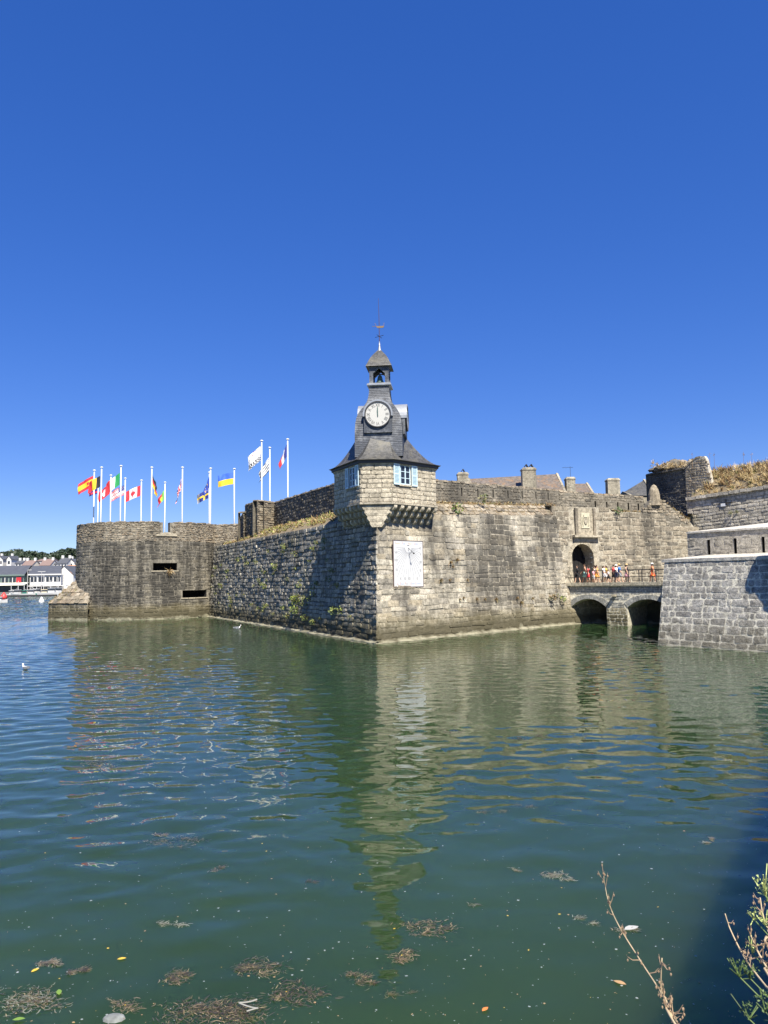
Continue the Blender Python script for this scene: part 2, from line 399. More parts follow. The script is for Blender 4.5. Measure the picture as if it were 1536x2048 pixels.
# ================================================================== WATER
def make_water():
    rs = np.random.RandomState(5)
    def graded(a0, step0, grow, stop):
        out = [a0]; st = step0
        while out[-1] < stop: out.append(out[-1] + st); st *= grow
        return out
    xp = [0.0]; st = .085
    while xp[-1] < 64:
        xp.append(xp[-1] + st)
        if xp[-1] > 9: st = min(st * 1.006, .4)
    xs = np.array([-q for q in xp[::-1]] + xp[1:]); xs = xs[(xs > -64) & (xs < 34)]
    ys = [4.0]; st = .06
    while ys[-1] < 112:
        ys.append(ys[-1] + st); st = max(.06, .0032 * ys[-1])
    ys = np.array(ys)
    X, Y = np.meshgrid(xs, ys); Z = np.zeros_like(X)
    dx = np.gradient(xs)[None, :]; dy = np.gradient(ys)[:, None]
    # slow patches of stronger and weaker ripple
    def lowf(seed, sc_):
        r = np.random.RandomState(seed); o = np.zeros_like(X)
        for _ in range(9):
            a = r.uniform(0, 2 * math.pi); k = 2 * math.pi / (sc_ * r.uniform(.6, 1.8))
            o += np.sin(k * (math.cos(a) * X * .8 + math.sin(a) * Y) + r.uniform(0, 6.28))
        return o / 3
    gust = np.clip(.9 + .3 * lowf(3, 16), .4, 1.6) * (.6 + .4 / (1 + np.exp(-(Y - 24) / 5)))
    calm = 1 / (1 + np.exp((Y - 10.5) / 1.5))      # lee of the quay: long soft swell only
    left = 1 / (1 + np.exp((X + 6) / 2.5))
    comps = []
    for i in range(46):
        lam = math.exp(rs.uniform(math.log(.42), math.log(1.5)))
        ang = math.radians(90 + rs.normal(8, 48)); comps.append((lam, ang, rs.uniform(.7, 1.3)))
    for i in range(16):
        comps.append((math.exp(rs.uniform(math.log(.28), math.log(.5))), math.radians(90 + rs.normal(5, 50)), rs.uniform(.6, 1.0)))
    for lam, ang, q in comps:
        k = 2 * math.pi / lam; kx, ky = k * math.cos(ang), k * math.sin(ang)
        sl_ = .0105 * q * (1.15 if lam > .6 else .8)
        amp = sl_ / k
        fade = np.clip((lam / (2.6 * dy)) - .55, 0, 1) * np.clip((lam / abs(math.cos(ang) + 1e-6)) / (2.6 * dx) - .55, 0, 1)
        g = gust * (1 - calm * (.6 if lam < .9 else .15))
        wob = .55 * np.sin(.31 * X + .17 * Y + lam * 9) + .4 * np.sin(-.13 * X + .41 * Y + lam * 23)
        Z += amp * g * fade * np.sin(kx * X + ky * Y + q * 40 + wob)
    # regular wake ripples on the open left side
    k = 2 * math.pi / 1.15
    Z += .007 * left * np.clip((1.15 / (2.6 * dy)) - .55, 0, 1) * np.sin(k * (.13 * X + .99 * Y) + .8 * np.sin(.25 * X) + .5 * np.sin(.33 * Y + .2 * X))
    nx, ny = len(xs), len(ys)
    V = np.stack([X.ravel(), Y.ravel(), Z.ravel()], 1)
    idx = np.arange(nx * ny).reshape(ny, nx)
    Q = np.stack([idx[:-1, :-1], idx[:-1, 1:], idx[1:, 1:], idx[1:, :-1]], -1).reshape(-1, 4)
    # flat outer sheet to the horizon, four trapezoids round the rippled part
    x0, x1, y0, y1 = xs[0], xs[-1], ys[0], ys[-1]; B = 5000.0
    outer = np.array([[-B, -60, 0], [B, -60, 0], [B, B, 0], [-B, B, 0], [x0, y0, 0], [x1, y0, 0], [x1, y1, 0], [x0, y1, 0]])
    b = len(V); V = np.vstack([V, outer])
    Q = np.vstack([Q, np.array([[b, b + 1, b + 5, b + 4], [b + 1, b + 2, b + 6, b + 5], [b + 2, b + 3, b + 7, b + 6], [b + 3, b, b + 4, b + 7]])])
    # open harbour on the far left: coarser chop, a few centimetres above the plain sheet
    fx, fy = np.arange(-185, -34, .5), np.arange(98, 318, .45); FX, FY = np.meshgrid(fx, fy); FZ = np.clip((FY - 111) * .014, -.2, .07); r2 = np.random.RandomState(21)
    for _ in range(26):
        lam = math.exp(r2.uniform(math.log(1.6), math.log(5))); an_ = math.radians(90 + r2.normal(0, 40)); k = 2 * math.pi / lam; FZ += .020 / k * np.sin(k * (math.cos(an_) * FX + math.sin(an_) * FY) + r2.uniform(0, 6.3) + .6 * np.sin(.05 * FX + .08 * FY))
    b = len(V); V = np.vstack([V, np.stack([FX.ravel(), FY.ravel(), FZ.ravel()], 1)]); ix = np.arange(FX.size).reshape(FX.shape) + b
    Q = np.vstack([Q, np.stack([ix[:-1, :-1], ix[:-1, 1:], ix[1:, 1:], ix[1:, :-1]], -1).reshape(-1, 4)])
    me = bpy.data.meshes.new('water'); me.vertices.add(len(V)); me.vertices.foreach_set('co', V.ravel())
    me.loops.add(Q.size); me.loops.foreach_set('vertex_index', Q.ravel())
    me.polygons.add(len(Q)); me.polygons.foreach_set('loop_start', np.arange(0, Q.size, 4)); me.polygons.foreach_set('loop_total', np.full(len(Q), 4))
    me.polygons.foreach_set('use_smooth', np.ones(len(Q), bool))
    me.update(); me.validate()
    q = NT('harbour_water')
    n = q.ramp(q.noise(.12, detail=3), [(.35, (.019, .039, .013)), (.65, (.025, .049, .018))])
    q.l(n, q.b.inputs['Base Color']); q.b.inputs['Roughness'].default_value = .012; q.b.inputs['IOR'].default_value = 1.333
    q.b.inputs['Specular IOR Level'].default_value = .5
    q.b.subsurface_method = 'BURLEY'; q.b.inputs['Subsurface Weight'].default_value = 1.0; q.b.inputs['Subsurface Radius'].default_value = (.6, 1.0, .8); q.b.inputs['Subsurface Scale'].default_value = 3.0
    h = q.math('ADD', q.noise(1.1, q.pos((.55, 1.3, 1)), detail=3, rough=.5), q.math('MULTIPLY', q.noise(4.5, q.pos((.6, 1.2, 1)), detail=2), .16))
    ps = q.n('SeparateXYZ'); gg = q.n('NewGeometry'); q.l(gg.outputs['Position'], ps.inputs[0])
    far = q.n('MapRange'); q.l(ps.outputs['Y'], far.inputs[0]); far.inputs[1].default_value = 95; far.inputs[2].default_value = 125; far.inputs[3].default_value = .012; far.inputs[4].default_value = 1.0
    q.bump(h, .03, .7); bpn = [n_ for n_ in q.t.nodes if n_.type == 'BUMP'][0]; q.l(far.outputs[0], bpn.inputs['Strength'])
    me.materials.append(q.mat)
    o = bpy.data.objects.new('water', me); C.objects.link(o); WORLD['water'] = np.zeros(3)
    tag(o, kind='structure')
make_water()

# ================================================================== CORNER BASTION
C0 = A3(-.64, 54.87, 0); RE = A3(17.71, 73.66, 0); LE = A3(-23.18, 101.78, 0)
WR = Wall(C0, RE, 0, .09); WL = Wall(C0, LE, 0, .075)
bast = thing('corner_bastion', 'pointed granite bastion rising from the water under the clock tower', 'bastion', C0)
rtop = lambda u: 9.35 + .045 * max(0, u - 4)          # top of the coursed face
# cores (mortar)
def arris_u(W, v):    # where the leaning faces meet
    bis = (WR.b, WL.b); Nmat = np.array([WR.n[:2], WL.n[:2]])
    p = np.linalg.solve(Nmat, np.array([WR.n[:2] @ C0[:2] - WR.b * v, WL.n[:2] @ C0[:2] - WL.b * v]))
    return (np.array([p[0], p[1]]) - W.P(0, v)[:2]) @ W.t[:2]
ARS = {id(WR): [arris_u(WR, q) for q in (0, 10)], id(WL): [arris_u(WL, q) for q in (0, 10)]}
def clampP(W):
    a0, a1 = ARS[id(W)]
    def P(u, v):
        lo = a0 + (a1 - a0) * v / 10 - .04
        return W.P(max(u, lo), v)
    return P
m = MB(); grid(m, clampP(WR), np.linspace(0, WR.L + 1.2, 50), np.linspace(-1.2, 11.4, 30), top=lambda u: rtop(u) + .05)
m.build('right_wall_core', M['mortar'], bast)
m = MB(); grid(m, clampP(WL), np.linspace(0, WL.L, 90), np.linspace(-1.2, 9.2, 24)); m.build('left_wall_core', M['mortar_d'], bast)
def skip_arris(W, top=None):
    a0, a1 = ARS[id(W)]
    def sk(a, b, c, d):
        lo = a0 + (a1 - a0) * (c + d) / 20
        if b < lo + .12: return True
        if top and (c + d) / 2 > top((a + b) / 2): return True
        return False
    return sk
lay(bast, clampP(WR), WR.Nf, 0, WR.L + .9, -.5, 10.9, .405, 1.25, M['beige'], 21, skip_arris(WR, rtop), joint=.03, proud=(.0, .055), rough=.045, nmax=300, lvar=.65, wav=.035, vvar=.26)
lay(bast, clampP(WL), WL.Nf, 0, WL.L, -.5, 9.2, .36, .95, M['left'], 22, skip_arris(WL), joint=.05, proud=(.0, .11), rough=.045, nmax=300, lvar=.55, wav=.03)
# ragged talus of rubble over the right face and the ledge behind it
PAR_IN = 3.6
tal = Wall(WR.P(0, 9.35)[:2] - WR.n[:2] * .05, WR.P(WR.L, 9.35)[:2] - WR.n[:2] * .05, 0, .95)
def talP(u, v): return WR.P(u, rtop(u)) + WR.n * (-.05 - .95 * v) + A3(0, 0, v)
talN = nrm(WR.n + A3(0, 0, .95))
m = MB(); grid(m, talP, np.linspace(4.2, WR.L + 4.5, 24), np.linspace(-.05, 1.05, 5)); m.build('talus_core', M['soil'], bast)
lay(bast, talP, lambda u, v: talN, 4.3, WR.L + 1.2, 0, 1.0, .34, .62, M['rubble'], 23, joint=.05, proud=(.02, .12), rough=.05, nmax=180, lvar=.5, wav=.05, name='rubble_stone')
def strip(name, pts_a, pts_b, mat, parent):
    m = MB(); n = len(pts_a); m.add(list(pts_a) + list(pts_b), [(i, i + 1, n + i + 1, n + i) for i in range(n - 1)]); return m.build(name, mat, parent)
us = np.linspace(4.4, WR.L + 4.5, 16)
strip('ledge', [talP(u, 1.0) for u in us], [talP(u, 1.0) - WR.n * 4 + A3(0, 0, .35) for u in us], M['soil'], bast)
# earth bank above the left face
us = np.linspace(2.5, WL.L + .5, 30); rs = np.random.RandomState(31)
ra = [WL.P(u, 9.2) for u in us]; bnk = [np.interp(u, [0, 34, 46, 53], [1, 1, .35, .1]) for u in us]; rb = [WL.P(u, 9.2) - WL.n * 1.5 + A3(0, 0, (.85 + rs.uniform(-.15, .15)) * k) for u, k in zip(us, bnk)]; rc = [WL.P(u, 9.2) - WL.n * min(5.0, 1.6 + .28 * max(0, u - 2.5)) + A3(0, 0, (2.1 + rs.uniform(-.15, .15)) * k) for u, k in zip(us, bnk)]; rd = [WL.P(u, 9.2) - WL.n * (5.0 + min(7.0, max(0, .35 * (u - 12)))) + A3(0, 0, 2.2 * k) for u, k in zip(us, bnk)]
strip('bank_slope', ra, rb, M['soil'], bast); strip('bank_top', rb, rc, M['soil'], bast); strip('terreplein', rc, rd, M['soil'], bast)
# pale weathered footing at the waterline
for W, sd, nm in ((WR, 1, 'footing'), (WL, 2, 'footing')):
    rs = np.random.RandomState(sd + 40); m = MB(); n = 60
    us = np.linspace(-.35, W.L + (1.6 if W is WR else 0), n)
    rings = []
    for u in us:
        o = .28 + rs.uniform(-.1, .16); t = .10 + rs.uniform(-.05, .07)
        rings.append([W.P(u, 0) + W.n * (o + .15) + A3(0, 0, -.6), W.P(u, 0) + W.n * o + A3(0, 0, t * .4), W.P(u, 0) + W.n * (o * .5) + A3(0, 0, t), W.P(u, 0) - W.n * .1 + A3(0, 0, t + .05)])
    m.loft(rings, closed=False, cap=False); m.build(nm, M['mortar'], bast)

# ================================================================== REAR RAMPART (dark, left of the tower)
ramp = thing('rear_rampart', 'dark rubble rampart wall behind the grassy bank left of the clock tower', 'wall', (-8, 72, 10))
q0, q1, q2, q3 = A3(-3.4, 70.7, 0), A3(-12.9, 90.3, 0), A3(-14.5, 88.1, 0), A3(-16.8, 92.8, 0)
q4, q5 = A3(-16.9, 92.4, 0), A3(-18.9, 100.6, 0)
sg = [(q0, q1, 9.6, 13.7, 'rubble_shade', .3, .6), (q1, q2, 9.4, 13.75, 'rubble', .26, .6), (q2, q3, 9.0, 13.7, 'rubble_shade', .3, .6), (q3, q4, 9.0, 12.8, 'rubble', .3, .55), (q4, q5, 9.0, 12.8, 'rubble_shade', .32, .65)]  # lit faces take plain rubble, faces turned away the shaded copy
for i, (a, b, z0, z1, mt, ch, sl_) in enumerate(sg):
    _d = nrm(b - a) * .12; Wq = Wall(a - _d, b + _d, z0, .0)
    m = MB(); grid(m, Wq.P, (0, Wq.L), (0, z1 - z0))
    P = [Wq.P(0, z1 - z0), Wq.P(Wq.L, z1 - z0)]; bk = -Wq.n * .7
    m.add([P[0], P[1], P[1] + bk, P[0] + bk, P[0] + bk - A3(0, 0, 4), P[1] + bk - A3(0, 0, 4)], [(0, 1, 2, 3), (3, 2, 5, 4)])
    m.build('core', M['mortar_d'], ramp)
    lay(ramp, Wq.P, Wq.Nf, 0, Wq.L, 0, z1 - z0, ch, sl_, M[mt], 50 + i, joint=.05, proud=(.0, .09), rough=.05, nmax=70, wav=.03)
    caps(ramp, Wq.P(0, z1 - z0) - Wq.n * .32, Wq.P(Wq.L, z1 - z0) - Wq.n * .32, max(3, int(Wq.L / .55)), .5, .75, .10, M['rubble'], 60 + i)

# ================================================================== RIGHT PARAPET WITH SLITS
G0 = A3(17.71, 73.66, 0); G1 = G0 + nrm(A3(12.89, 5.34, 0)) * 17.0
par = thing('slit_parapet', 'long grey rubble parapet with narrow vertical slits above the sundial wall', 'parapet', (12, 70, 11))
def parapet_run(a, b, z0, z1, ztop0, ztop1, slits, seed, hs_):
    Wq = Wall(a, b, 0, .03); top = lambda u: ztop0 + (ztop1 - ztop0) * u / Wq.L; bot = lambda u: z0 + (z1 - z0) * u / Wq.L
    P = lambda u, v: Wq.P(u, bot(u) + v); hh = lambda u: top(u) - bot(u)
    su = [Wq.u_at(px, bot(0) + 1) for px in slits]
    edges = sorted([0, Wq.L] + [q + e for q in su for e in (-.075, .075)]); s0, s1 = hs_
    hole = lambda u, v: any(abs(u - q) < .07 for q in su) and s0 < v < s1
    m = MB(); grid(m, P, edges, (-1.2, s0, s1, 3.2), hole, top=hh)
    pa, pb = P(0, hh(0)), P(Wq.L, hh(Wq.L)); bk = -Wq.n * .75
    m.add([pa, pb, pb + bk, pa + bk, pb + bk - A3(0, 0, 3), pa + bk - A3(0, 0, 3)], [(0, 1, 2, 3), (3, 2, 4, 5)])
    for ue in (0, Wq.L): m.add([P(ue, -1.2), P(ue, hh(ue)), P(ue, hh(ue)) + bk, P(ue, -1.2) + bk], [(0, 1, 2, 3)])
    m.build('core', M['mortar_d'], par)
    for q in su:
        m = MB(); o = P(q - .075, s0); t = Wq.t * .15; z = A3(0, 0, s1 - s0); d = -Wq.n * .6
        m.add([o, o + t, o + t + z, o + z, o + d, o + t + d, o + t + z + d, o + z + d], [(0, 4, 7, 3), (1, 2, 6, 5), (4, 5, 6, 7), (0, 1, 5, 4), (3, 7, 6, 2)])
        m.build('slit', M['dark'], par)
    sk = lambda a_, b_, c_, d_: (d_ > hh((a_ + b_) / 2) + .05) or any(a_ < q + .07 and b_ > q - .07 and d_ > s0 and c_ < s1 for q in su)
    lay(par, P, Wq.Nf, 0, Wq.L, -.2, 2.4, .25, .55, M['parapet'], seed, sk, joint=.04, proud=(.0, .06), rough=.04, nmax=130, wav=.03)
    caps(par, pa - Wq.n * .35, pb - Wq.n * .35, int(Wq.L / .6), .5, .8, .11, M['rubble'], seed + 5)
parapet_run(A3(1.2, 61.8, 0), A3(19.4, 80.4, 0), 11.0, 12.0, 12.75, 13.45, (923.6, 956, 986.6, 1016.4, 1044.8, 1072.5, 1097, 1119.5, 1142.8), 71, (.45, 1.2))
parapet_run(A3(18.3, 79.5, 0), A3(28.4, 83.0, 0), 11.6, 11.3, 13.35, 12.95, (1190, 1213, 1235, 1256, 1276), 72, (.2, .95))

# ================================================================== GATE WALL
WG = Wall(G0 - 1.5 * nrm(G1 - G0), G1, 0, .05)
gw = thing('gate_wall', 'streaked granite curtain wall around the arched town gate', 'wall', G0)
ZD = 3.85
ga, gb = WG.u_at(1145.5, ZD + 1), WG.u_at(1189, ZD + 1)
gm, gr = (ga + gb) / 2, (gb - ga) / 2; GS = 6.35 - .0; 
gtop = lambda u: 11.25 if u < WG.u_at(1222, 11) else float(np.interp(u, [WG.u_at(1340, 10.5), WG.u_at(1376, 10), WG.u_at(1400, 9)], [10.85, 10.2, 8.7]))
def in_gate(u, v, e=0.0):
    if v < ZD - .05: return False
    if v <= GS: return abs(u - gm) < gr + e
    return (u - gm) ** 2 + ((v - GS) * 1.0) ** 2 < (gr + e) ** 2
us = sorted(set(list(np.linspace(0, WG.L, 40)) + list(np.linspace(ga, gb, 25)))); vsn = sorted(set(list(np.linspace(-1, ZD - .05, 6)) + list(np.linspace(ZD - .05, GS + gr, 30)) + [9, 10, 10.85, 11.25]))
m = MB(); grid(m, WG.P, us, vsn, lambda u, v: in_gate(u, v, .05), top=gtop); m.add([WG.P(0, 6), WG.P(0, 11.25), WG.P(0, 11.25) - WG.n * 5, WG.P(0, 6) - WG.n * 5], [(0, 1, 2, 3)]); m.add([WG.P(0, 11.24), WG.P(5, 11.24), WG.P(5, 11.5) - WG.n * 6, WG.P(0, 11.5) - WG.n * 6 - WG.t * 3], [(0, 1, 2, 3)]); m.build('core', M['mortar'], gw)
arms_u0, arms_u1 = WG.u_at(1148, 10), WG.u_at(1188, 10)
def sk_gate(a, b, c, d):
    um, vm = (a + b) / 2, (c + d) / 2
    if d > gtop(um) + .1: return True
    for u in (a, um, b):
        for v in (c, vm, d):
            if in_gate(u, v, .34): return True
    return a < arms_u1 and b > arms_u0 and d > 8.6
lay(gw, WG.P, WG.Nf, 0, WG.L, -.4, 11.25, .42, .95, M['gate'], 24, sk_gate, joint=.045, proud=(.0, .06), rough=.05, nmax=300, lvar=.6, wav=.04, vvar=.26)
# arch ring of dressed stones
angs = np.linspace(0, math.pi, 12)
for i in range(11):
    m = MB(); a, b = angs[i] + .012, angs[i + 1] - .012; V = []
    for d in (-.0, .05):
        for (rr, an) in ((gr, a), (gr, b), (gr + .36, b), (gr + .36, a)):
            V.append(WG.P(gm + rr * math.cos(an), GS + rr * math.sin(an)) + WG.N * (d - (.45 if d == 0 else 0)))
    m.add(V, [(4, 5, 6, 7), (0, 1, 5, 4), (1, 2, 6, 5), (2, 3, 7, 6), (3, 0, 4, 7)]); m.build('arch_stone', M['arch'], gw)
for sgn in (-1, 1):
    v = ZD; k = 0
    while v < GS - .1:
        h = min(.5, GS - v); wd = .36 + (.16 if k % 2 else 0); m = MB()
        u_ = gm + sgn * gr; o = WG.P(min(u_, u_ + sgn * wd), v + .01) + WG.N * .045
        m.frame_box(o, WG.t * wd, -WG.N * .5, A3(0, 0, h - .02)); m.build('jamb_stone', M['arch'], gw); v += h; k += 1
# splayed reveal and door leaf
m = MB(); ring0, ring1 = [], []
for (u, v) in [(gm + gr, ZD - .05)] + [(gm + gr * math.cos(a), GS + gr * math.sin(a)) for a in np.linspace(0, math.pi, 20)] + [(gm - gr, ZD - .05)]:
    ring0.append(WG.P(u, v) - WG.n * .4); ring1.append(WG.P(u, v) - WG.n * 1.5)
m.loft([ring0, ring1], closed=False, cap=False); m.build('gate_reveal', M['arch'], gw)
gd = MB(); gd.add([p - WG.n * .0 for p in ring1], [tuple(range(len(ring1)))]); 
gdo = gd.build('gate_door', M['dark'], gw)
for i in range(6):
    u = gm - gr + (i + .5) * 2 * gr / 6; hh = GS + math.sqrt(max(0, gr ** 2 - (abs(u - gm) + gr / 6) ** 2)) - ZD if abs(u - gm) + gr / 6 < gr else GS - ZD
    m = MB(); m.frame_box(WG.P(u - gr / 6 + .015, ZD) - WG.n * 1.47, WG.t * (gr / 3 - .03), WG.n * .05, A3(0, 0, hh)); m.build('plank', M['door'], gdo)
# cornice over the gate, coat of arms panel with pilasters
m = MB(); o = WG.P(WG.u_at(1144, 8.4), 8.25); wd = WG.u_at(1195, 8.4) - WG.u_at(1144, 8.4)
m.frame_box(o, WG.t * wd, WG.n * .5, A3(0, 0, .22)); m.frame_box(o + WG.t * .15 - A3(0, 0, .42), WG.t * (wd - .3), WG.n * .16, A3(0, 0, .42)); m.build('cornice', M['arch'], gw)
for pxa, pxb in ((1148, 1153), (1184, 1188)):
    m = MB(); a, b = WG.u_at(pxa, 9.8), WG.u_at(pxb, 9.8); m.frame_box(WG.P(a, 8.5), WG.t * (b - a), WG.n * .2, A3(0, 0, 2.6)); m.build('pilaster', M['gate'], gw)
a, b = WG.u_at(1153, 9.8), WG.u_at(1184, 9.8); m = MB(); m.frame_box(WG.P(a, 8.5), WG.t * (b - a), WG.n * .06, A3(0, 0, 2.6)); m.build('panel_surround', M['arch'], gw)
a, b = WG.u_at(1160.5, 9.8), WG.u_at(1177, 9.8); z0, z1 = 9.15, 10.65
M['arms'] = plain('carved_pale_stone', (.52, .475, .345), .8, var=.25, scale=6)
m = MB(); m.frame_box(WG.P(a, z0) + WG.n * .03, WG.t * (b - a), WG.n * .12, A3(0, 0, z1 - z0)); arm = m.build('coat_of_arms', M['arms'], gw)
m = MB(); cu = (a + b) / 2
def onp(u, v, d): return WG.P(u, v) + WG.n * (.15 + d + WG.b * (v - z0))
pts = [(-.24, .3), (.24, .3), (.26, -.02), (.17, -.26), (0, -.4), (-.17, -.26), (-.26, -.02)]
m.loft([[onp(cu + x, 9.85 + y, 0.0) for x, y in pts], [onp(cu + x * .85, 9.85 + y * .85, .09) for x, y in pts]]); m.build('shield', M['arch'], arm)
m = MB(); pts = [(-.2, .36), (-.24, .6), (-.12, .46), (0, .66), (.12, .46), (.24, .6), (.2, .36)]
m.loft([[onp(cu + x, 9.85 + y, 0.0) for x, y in pts], [onp(cu + x, 9.85 + y, .07) for x, y in pts]]); m.build('crown', M['arms'], arm)
m = MB()
for s_ in (-1, 1):
    m.tube([onp(cu + s_ * (.3 + .06 * math.sin(t * 3)), 9.4 + t, .04) for t in np.linspace(0, .9, 8)], .045, 6)
m.build('scroll', M['arms'], arm)
# sloping shoulder of the wall where it runs up to the dark tower
shp = [WG.P(WG.u_at(1283, 11), 10.7), WG.P(WG.u_at(1310, 11), 12.6), WG.P(WG.u_at(1322, 11), 12.3), WG.P(WG.u_at(1376, 9), 10.2), WG.P(WG.u_at(1376, 9), 9.6)]
m = MB(); m.loft([[p - WG.n * .5 for p in shp], [p + WG.n * .03 for p in shp]]); m.build('sloping_shoulder', M['mortar_d'], gw)
def shP(u, v): return WG.P(u, v) + WG.n * .04
xl, xr = WG.u_at(1283, 11), WG.u_at(1376, 9)
def sk_sh(a, b, c, d):
    u, v = (a + b) / 2, (c + d) / 2; p = WG.P(u, v); x = proj(p)[0]
    hi = np.interp(x, [1283, 1310, 1322, 1376], [11.25, 12.7, 12.4, 10.3]); return v > hi - .12 or v < np.interp(x, [1283, 1340, 1376], [10.8, 10.7, 9.7]) or x > 1376
lay(gw, shP, WG.Nf, xl, xr, 9.2, 12.7, .27, .5, M['rubble'], 25, sk_sh, joint=.04, proud=(.02, .09), rough=.05, nmax=80, wav=.04, name='rubble_stone')
m = MB(); pp = WG.P(WG.u_at(1309, 12), 12.3) + WG.n * .0; m.lathe(pp, [(.62, -.7), (.58, .4), (.46, .9), (.26, 1.3), (.05, 1.45)], 12, sy=.8); m.build('pointed_stone_cap', M['rubble'], gw)
us = np.linspace(-.5, WG.L, 10)
strip('ledge', [WG.P(u, 10.86 if u > WG.u_at(1222, 11) else 11.26) for u in us], [WG.P(u, 10.9 if u > 5 else 11.3) - WG.n * 4 + A3(0, 0, .3) for u in us], M['soil'], gw)

# ================================================================== RIGHT BASTION (blue grey blocks)
B0 = A3(17.55, 50.27, 0); B1 = A3(20.85, 42.59, 0); tB = nrm(A3(.6, -.8, 0))
B2 = B0 + tB * 17
WB = Wall(B0, B2, 0, .22); ZB = 5.5
rb_ = thing('blue_grey_bastion', 'near bastion of squared blue grey blocks with white mortar joints at right', 'bastion', B0)
m = MB(); back = A3(25.2, 66.6, 0)
grid(m, WB.P, np.linspace(0, WB.L, 8), np.linspace(-1.2, ZB, 6))
p0, p1 = WB.P(0, -1.2), WB.P(0, ZB); m.add([p0, p1, A3(back[0], back[1], ZB), A3(back[0], back[1], -1.2)], [(0, 1, 2, 3)])
m.build('core', M['mortar_w'], rb_)
lay(rb_, WB.P, WB.Nf, 0, WB.L, -.35, ZB, .425, .74, M['blue'], 26, joint=.05, proud=(.001, .014), rough=.024, nmax=260, vvar=.2, lvar=.62, wav=.02, chamf=.012, name='block')
# white sloping coping, parapet with loopholes, upper white coping
Q0 = A3(22.0, 56.2, 0); tP = tB; WP = Wall(Q0, Q0 + tP * 22, 0, .03); ZP = 7.6
us = np.linspace(-.2, 17, 18)
fr = [WB.P(u, ZB) + WB.n * .10 + A3(0, 0, .02) for u in us]; bk = [WP.P((WB.P(u, 0) - WP.A) @ WP.t, 5.88) for u in us]
m = MB(); n = len(us); m.add(fr + bk + [p - A3(0, 0, .2) for p in fr], [(i, i + 1, n + i + 1, n + i) for i in range(n - 1)] + [(2 * n + i, 2 * n + i + 1, i + 1, i) for i in range(n - 1)])
m.build('lower_coping', M['lime'], rb_)
sl_px = (1418, 1471, 1527, 1590); su = [WP.u_at(q, 6.4) for q in sl_px[:3]]; su.append(su[-1] + (su[-1] - su[-2]))
edges = sorted([0, 20.0] + [q + e for q in su for e in (-.09, .09)])
hole = lambda u, v: any(abs(u - q) < .08 for q in su) and 5.88 < v < 6.95
m = MB(); grid(m, WP.P, edges, (5.2, 5.89, 6.95, ZP), hole)
e0 = WP.P(0, 5.2); e1 = WP.P(0, ZP); m.add([e0, e1, e1 - WP.n * 3, e0 - WP.n * 3], [(0, 1, 2, 3)]); m.build('parapet', M['render'], rb_)
for q in su:
    m = MB(); o = WP.P(q - .09, 5.89); t = WP.t * .18; z = A3(0, 0, 1.06); d = -WP.n * .7
    m.add([o, o + t, o + t + z, o + z, o + d, o + t + d, o + t + z + d, o + z + d], [(0, 4, 7, 3), (1, 2, 6, 5), (4, 5, 6, 7), (0, 1, 5, 4), (3, 7, 6, 2)]); m.build('loophole', M['dark'], rb_)
def sk_p(a, b, c, d): return any(a < q + .1 and b > q - .1 and d > 5.8 and c < 6.98 for q in su)
lay(rb_, WP.P, WP.Nf, 0, 13, 5.9, ZP - .05, .34, .95, M['render'], 27, sk_p, joint=.02, proud=(.0, .025), rough=.05, nmax=80, vvar=.25, wav=.03, name='rendered_stone')
# ================================================================== UPPER RIGHT WALL
T0 = A3(32.3, 82.0, 0); T1 = T0 + nrm(A3(.62, -.78, 0)) * 30; TT = A3(33.2, 84.2, 0)
WU = Wall(T0, T1, 0, .02); _wp = WU.P; WU.P = lambda u, v: _wp(u, v + .05 * u)
uw = thing('upper_wall', 'grey granite wall with projecting coping below the dry grass bank at right', 'wall', T0)
m = MB(); grid(m, WU.P, (0, WU.L), (7, 12.5)); m.build('core', M['mortar'], uw)
lay(uw, WU.P, WU.Nf, 0, 19, 8.7, 12.35, .35, .9, M['wallr'], 28, joint=.04, proud=(.0, .05), rough=.03, nmax=200, vvar=.2, wav=.02)
caps_n = 16
for i in range(caps_n):
    m = MB(); L = 19 / caps_n; m.frame_box(WU.P(i * L + .012, 12.4) - WU.n * .3, WU.t * (L - .024), WU.n * (.55 + .02 * (i % 3)), A3(0, 0, .34)); m.build('coping_stone', M['wallr'], uw)
# white strip: sloping top of the parapet up to this wall
us = np.linspace(0, 20, 14); fr = [WP.P(u, ZP) + WP.n * .1 for u in us]; bk = [WU.P((WP.P(u, 0) - WU.A) @ WU.t, 9.0) for u in us]
m = MB(); n = len(us); m.add(fr + bk + [p - A3(0, 0, .12) for p in fr], [(i, i + 1, n + i + 1, n + i) for i in range(n - 1)] + [(2 * n + i, 2 * n + i + 1, i + 1, i) for i in range(n - 1)])
m.build('upper_coping', M['lime'], rb_)
m = MB(); b0 = WU.P(4.4, 9.9) + WU.n * .05; 
sg_u = WU.u_at(1448, 11.4); m.frame_box(WU.P(sg_u - .28, 11.25) + WU.n * .06, WU.t * .56, WU.n * .05, A3(0, 0, .3)); lo = m.build('wall_lamp', M['white'], uw)
m = MB(); m.frame_box(WU.P(sg_u + .22, 11.3) + WU.n * .06, WU.t * .1, WU.n * .06, A3(0, 0, .65)); m.frame_box(WU.P(sg_u - .5, 11.58) + WU.n * .06, WU.t * 1.4, WU.n * .06, A3(0, 0, .07)); m.build('bracket', M['iron'], uw)
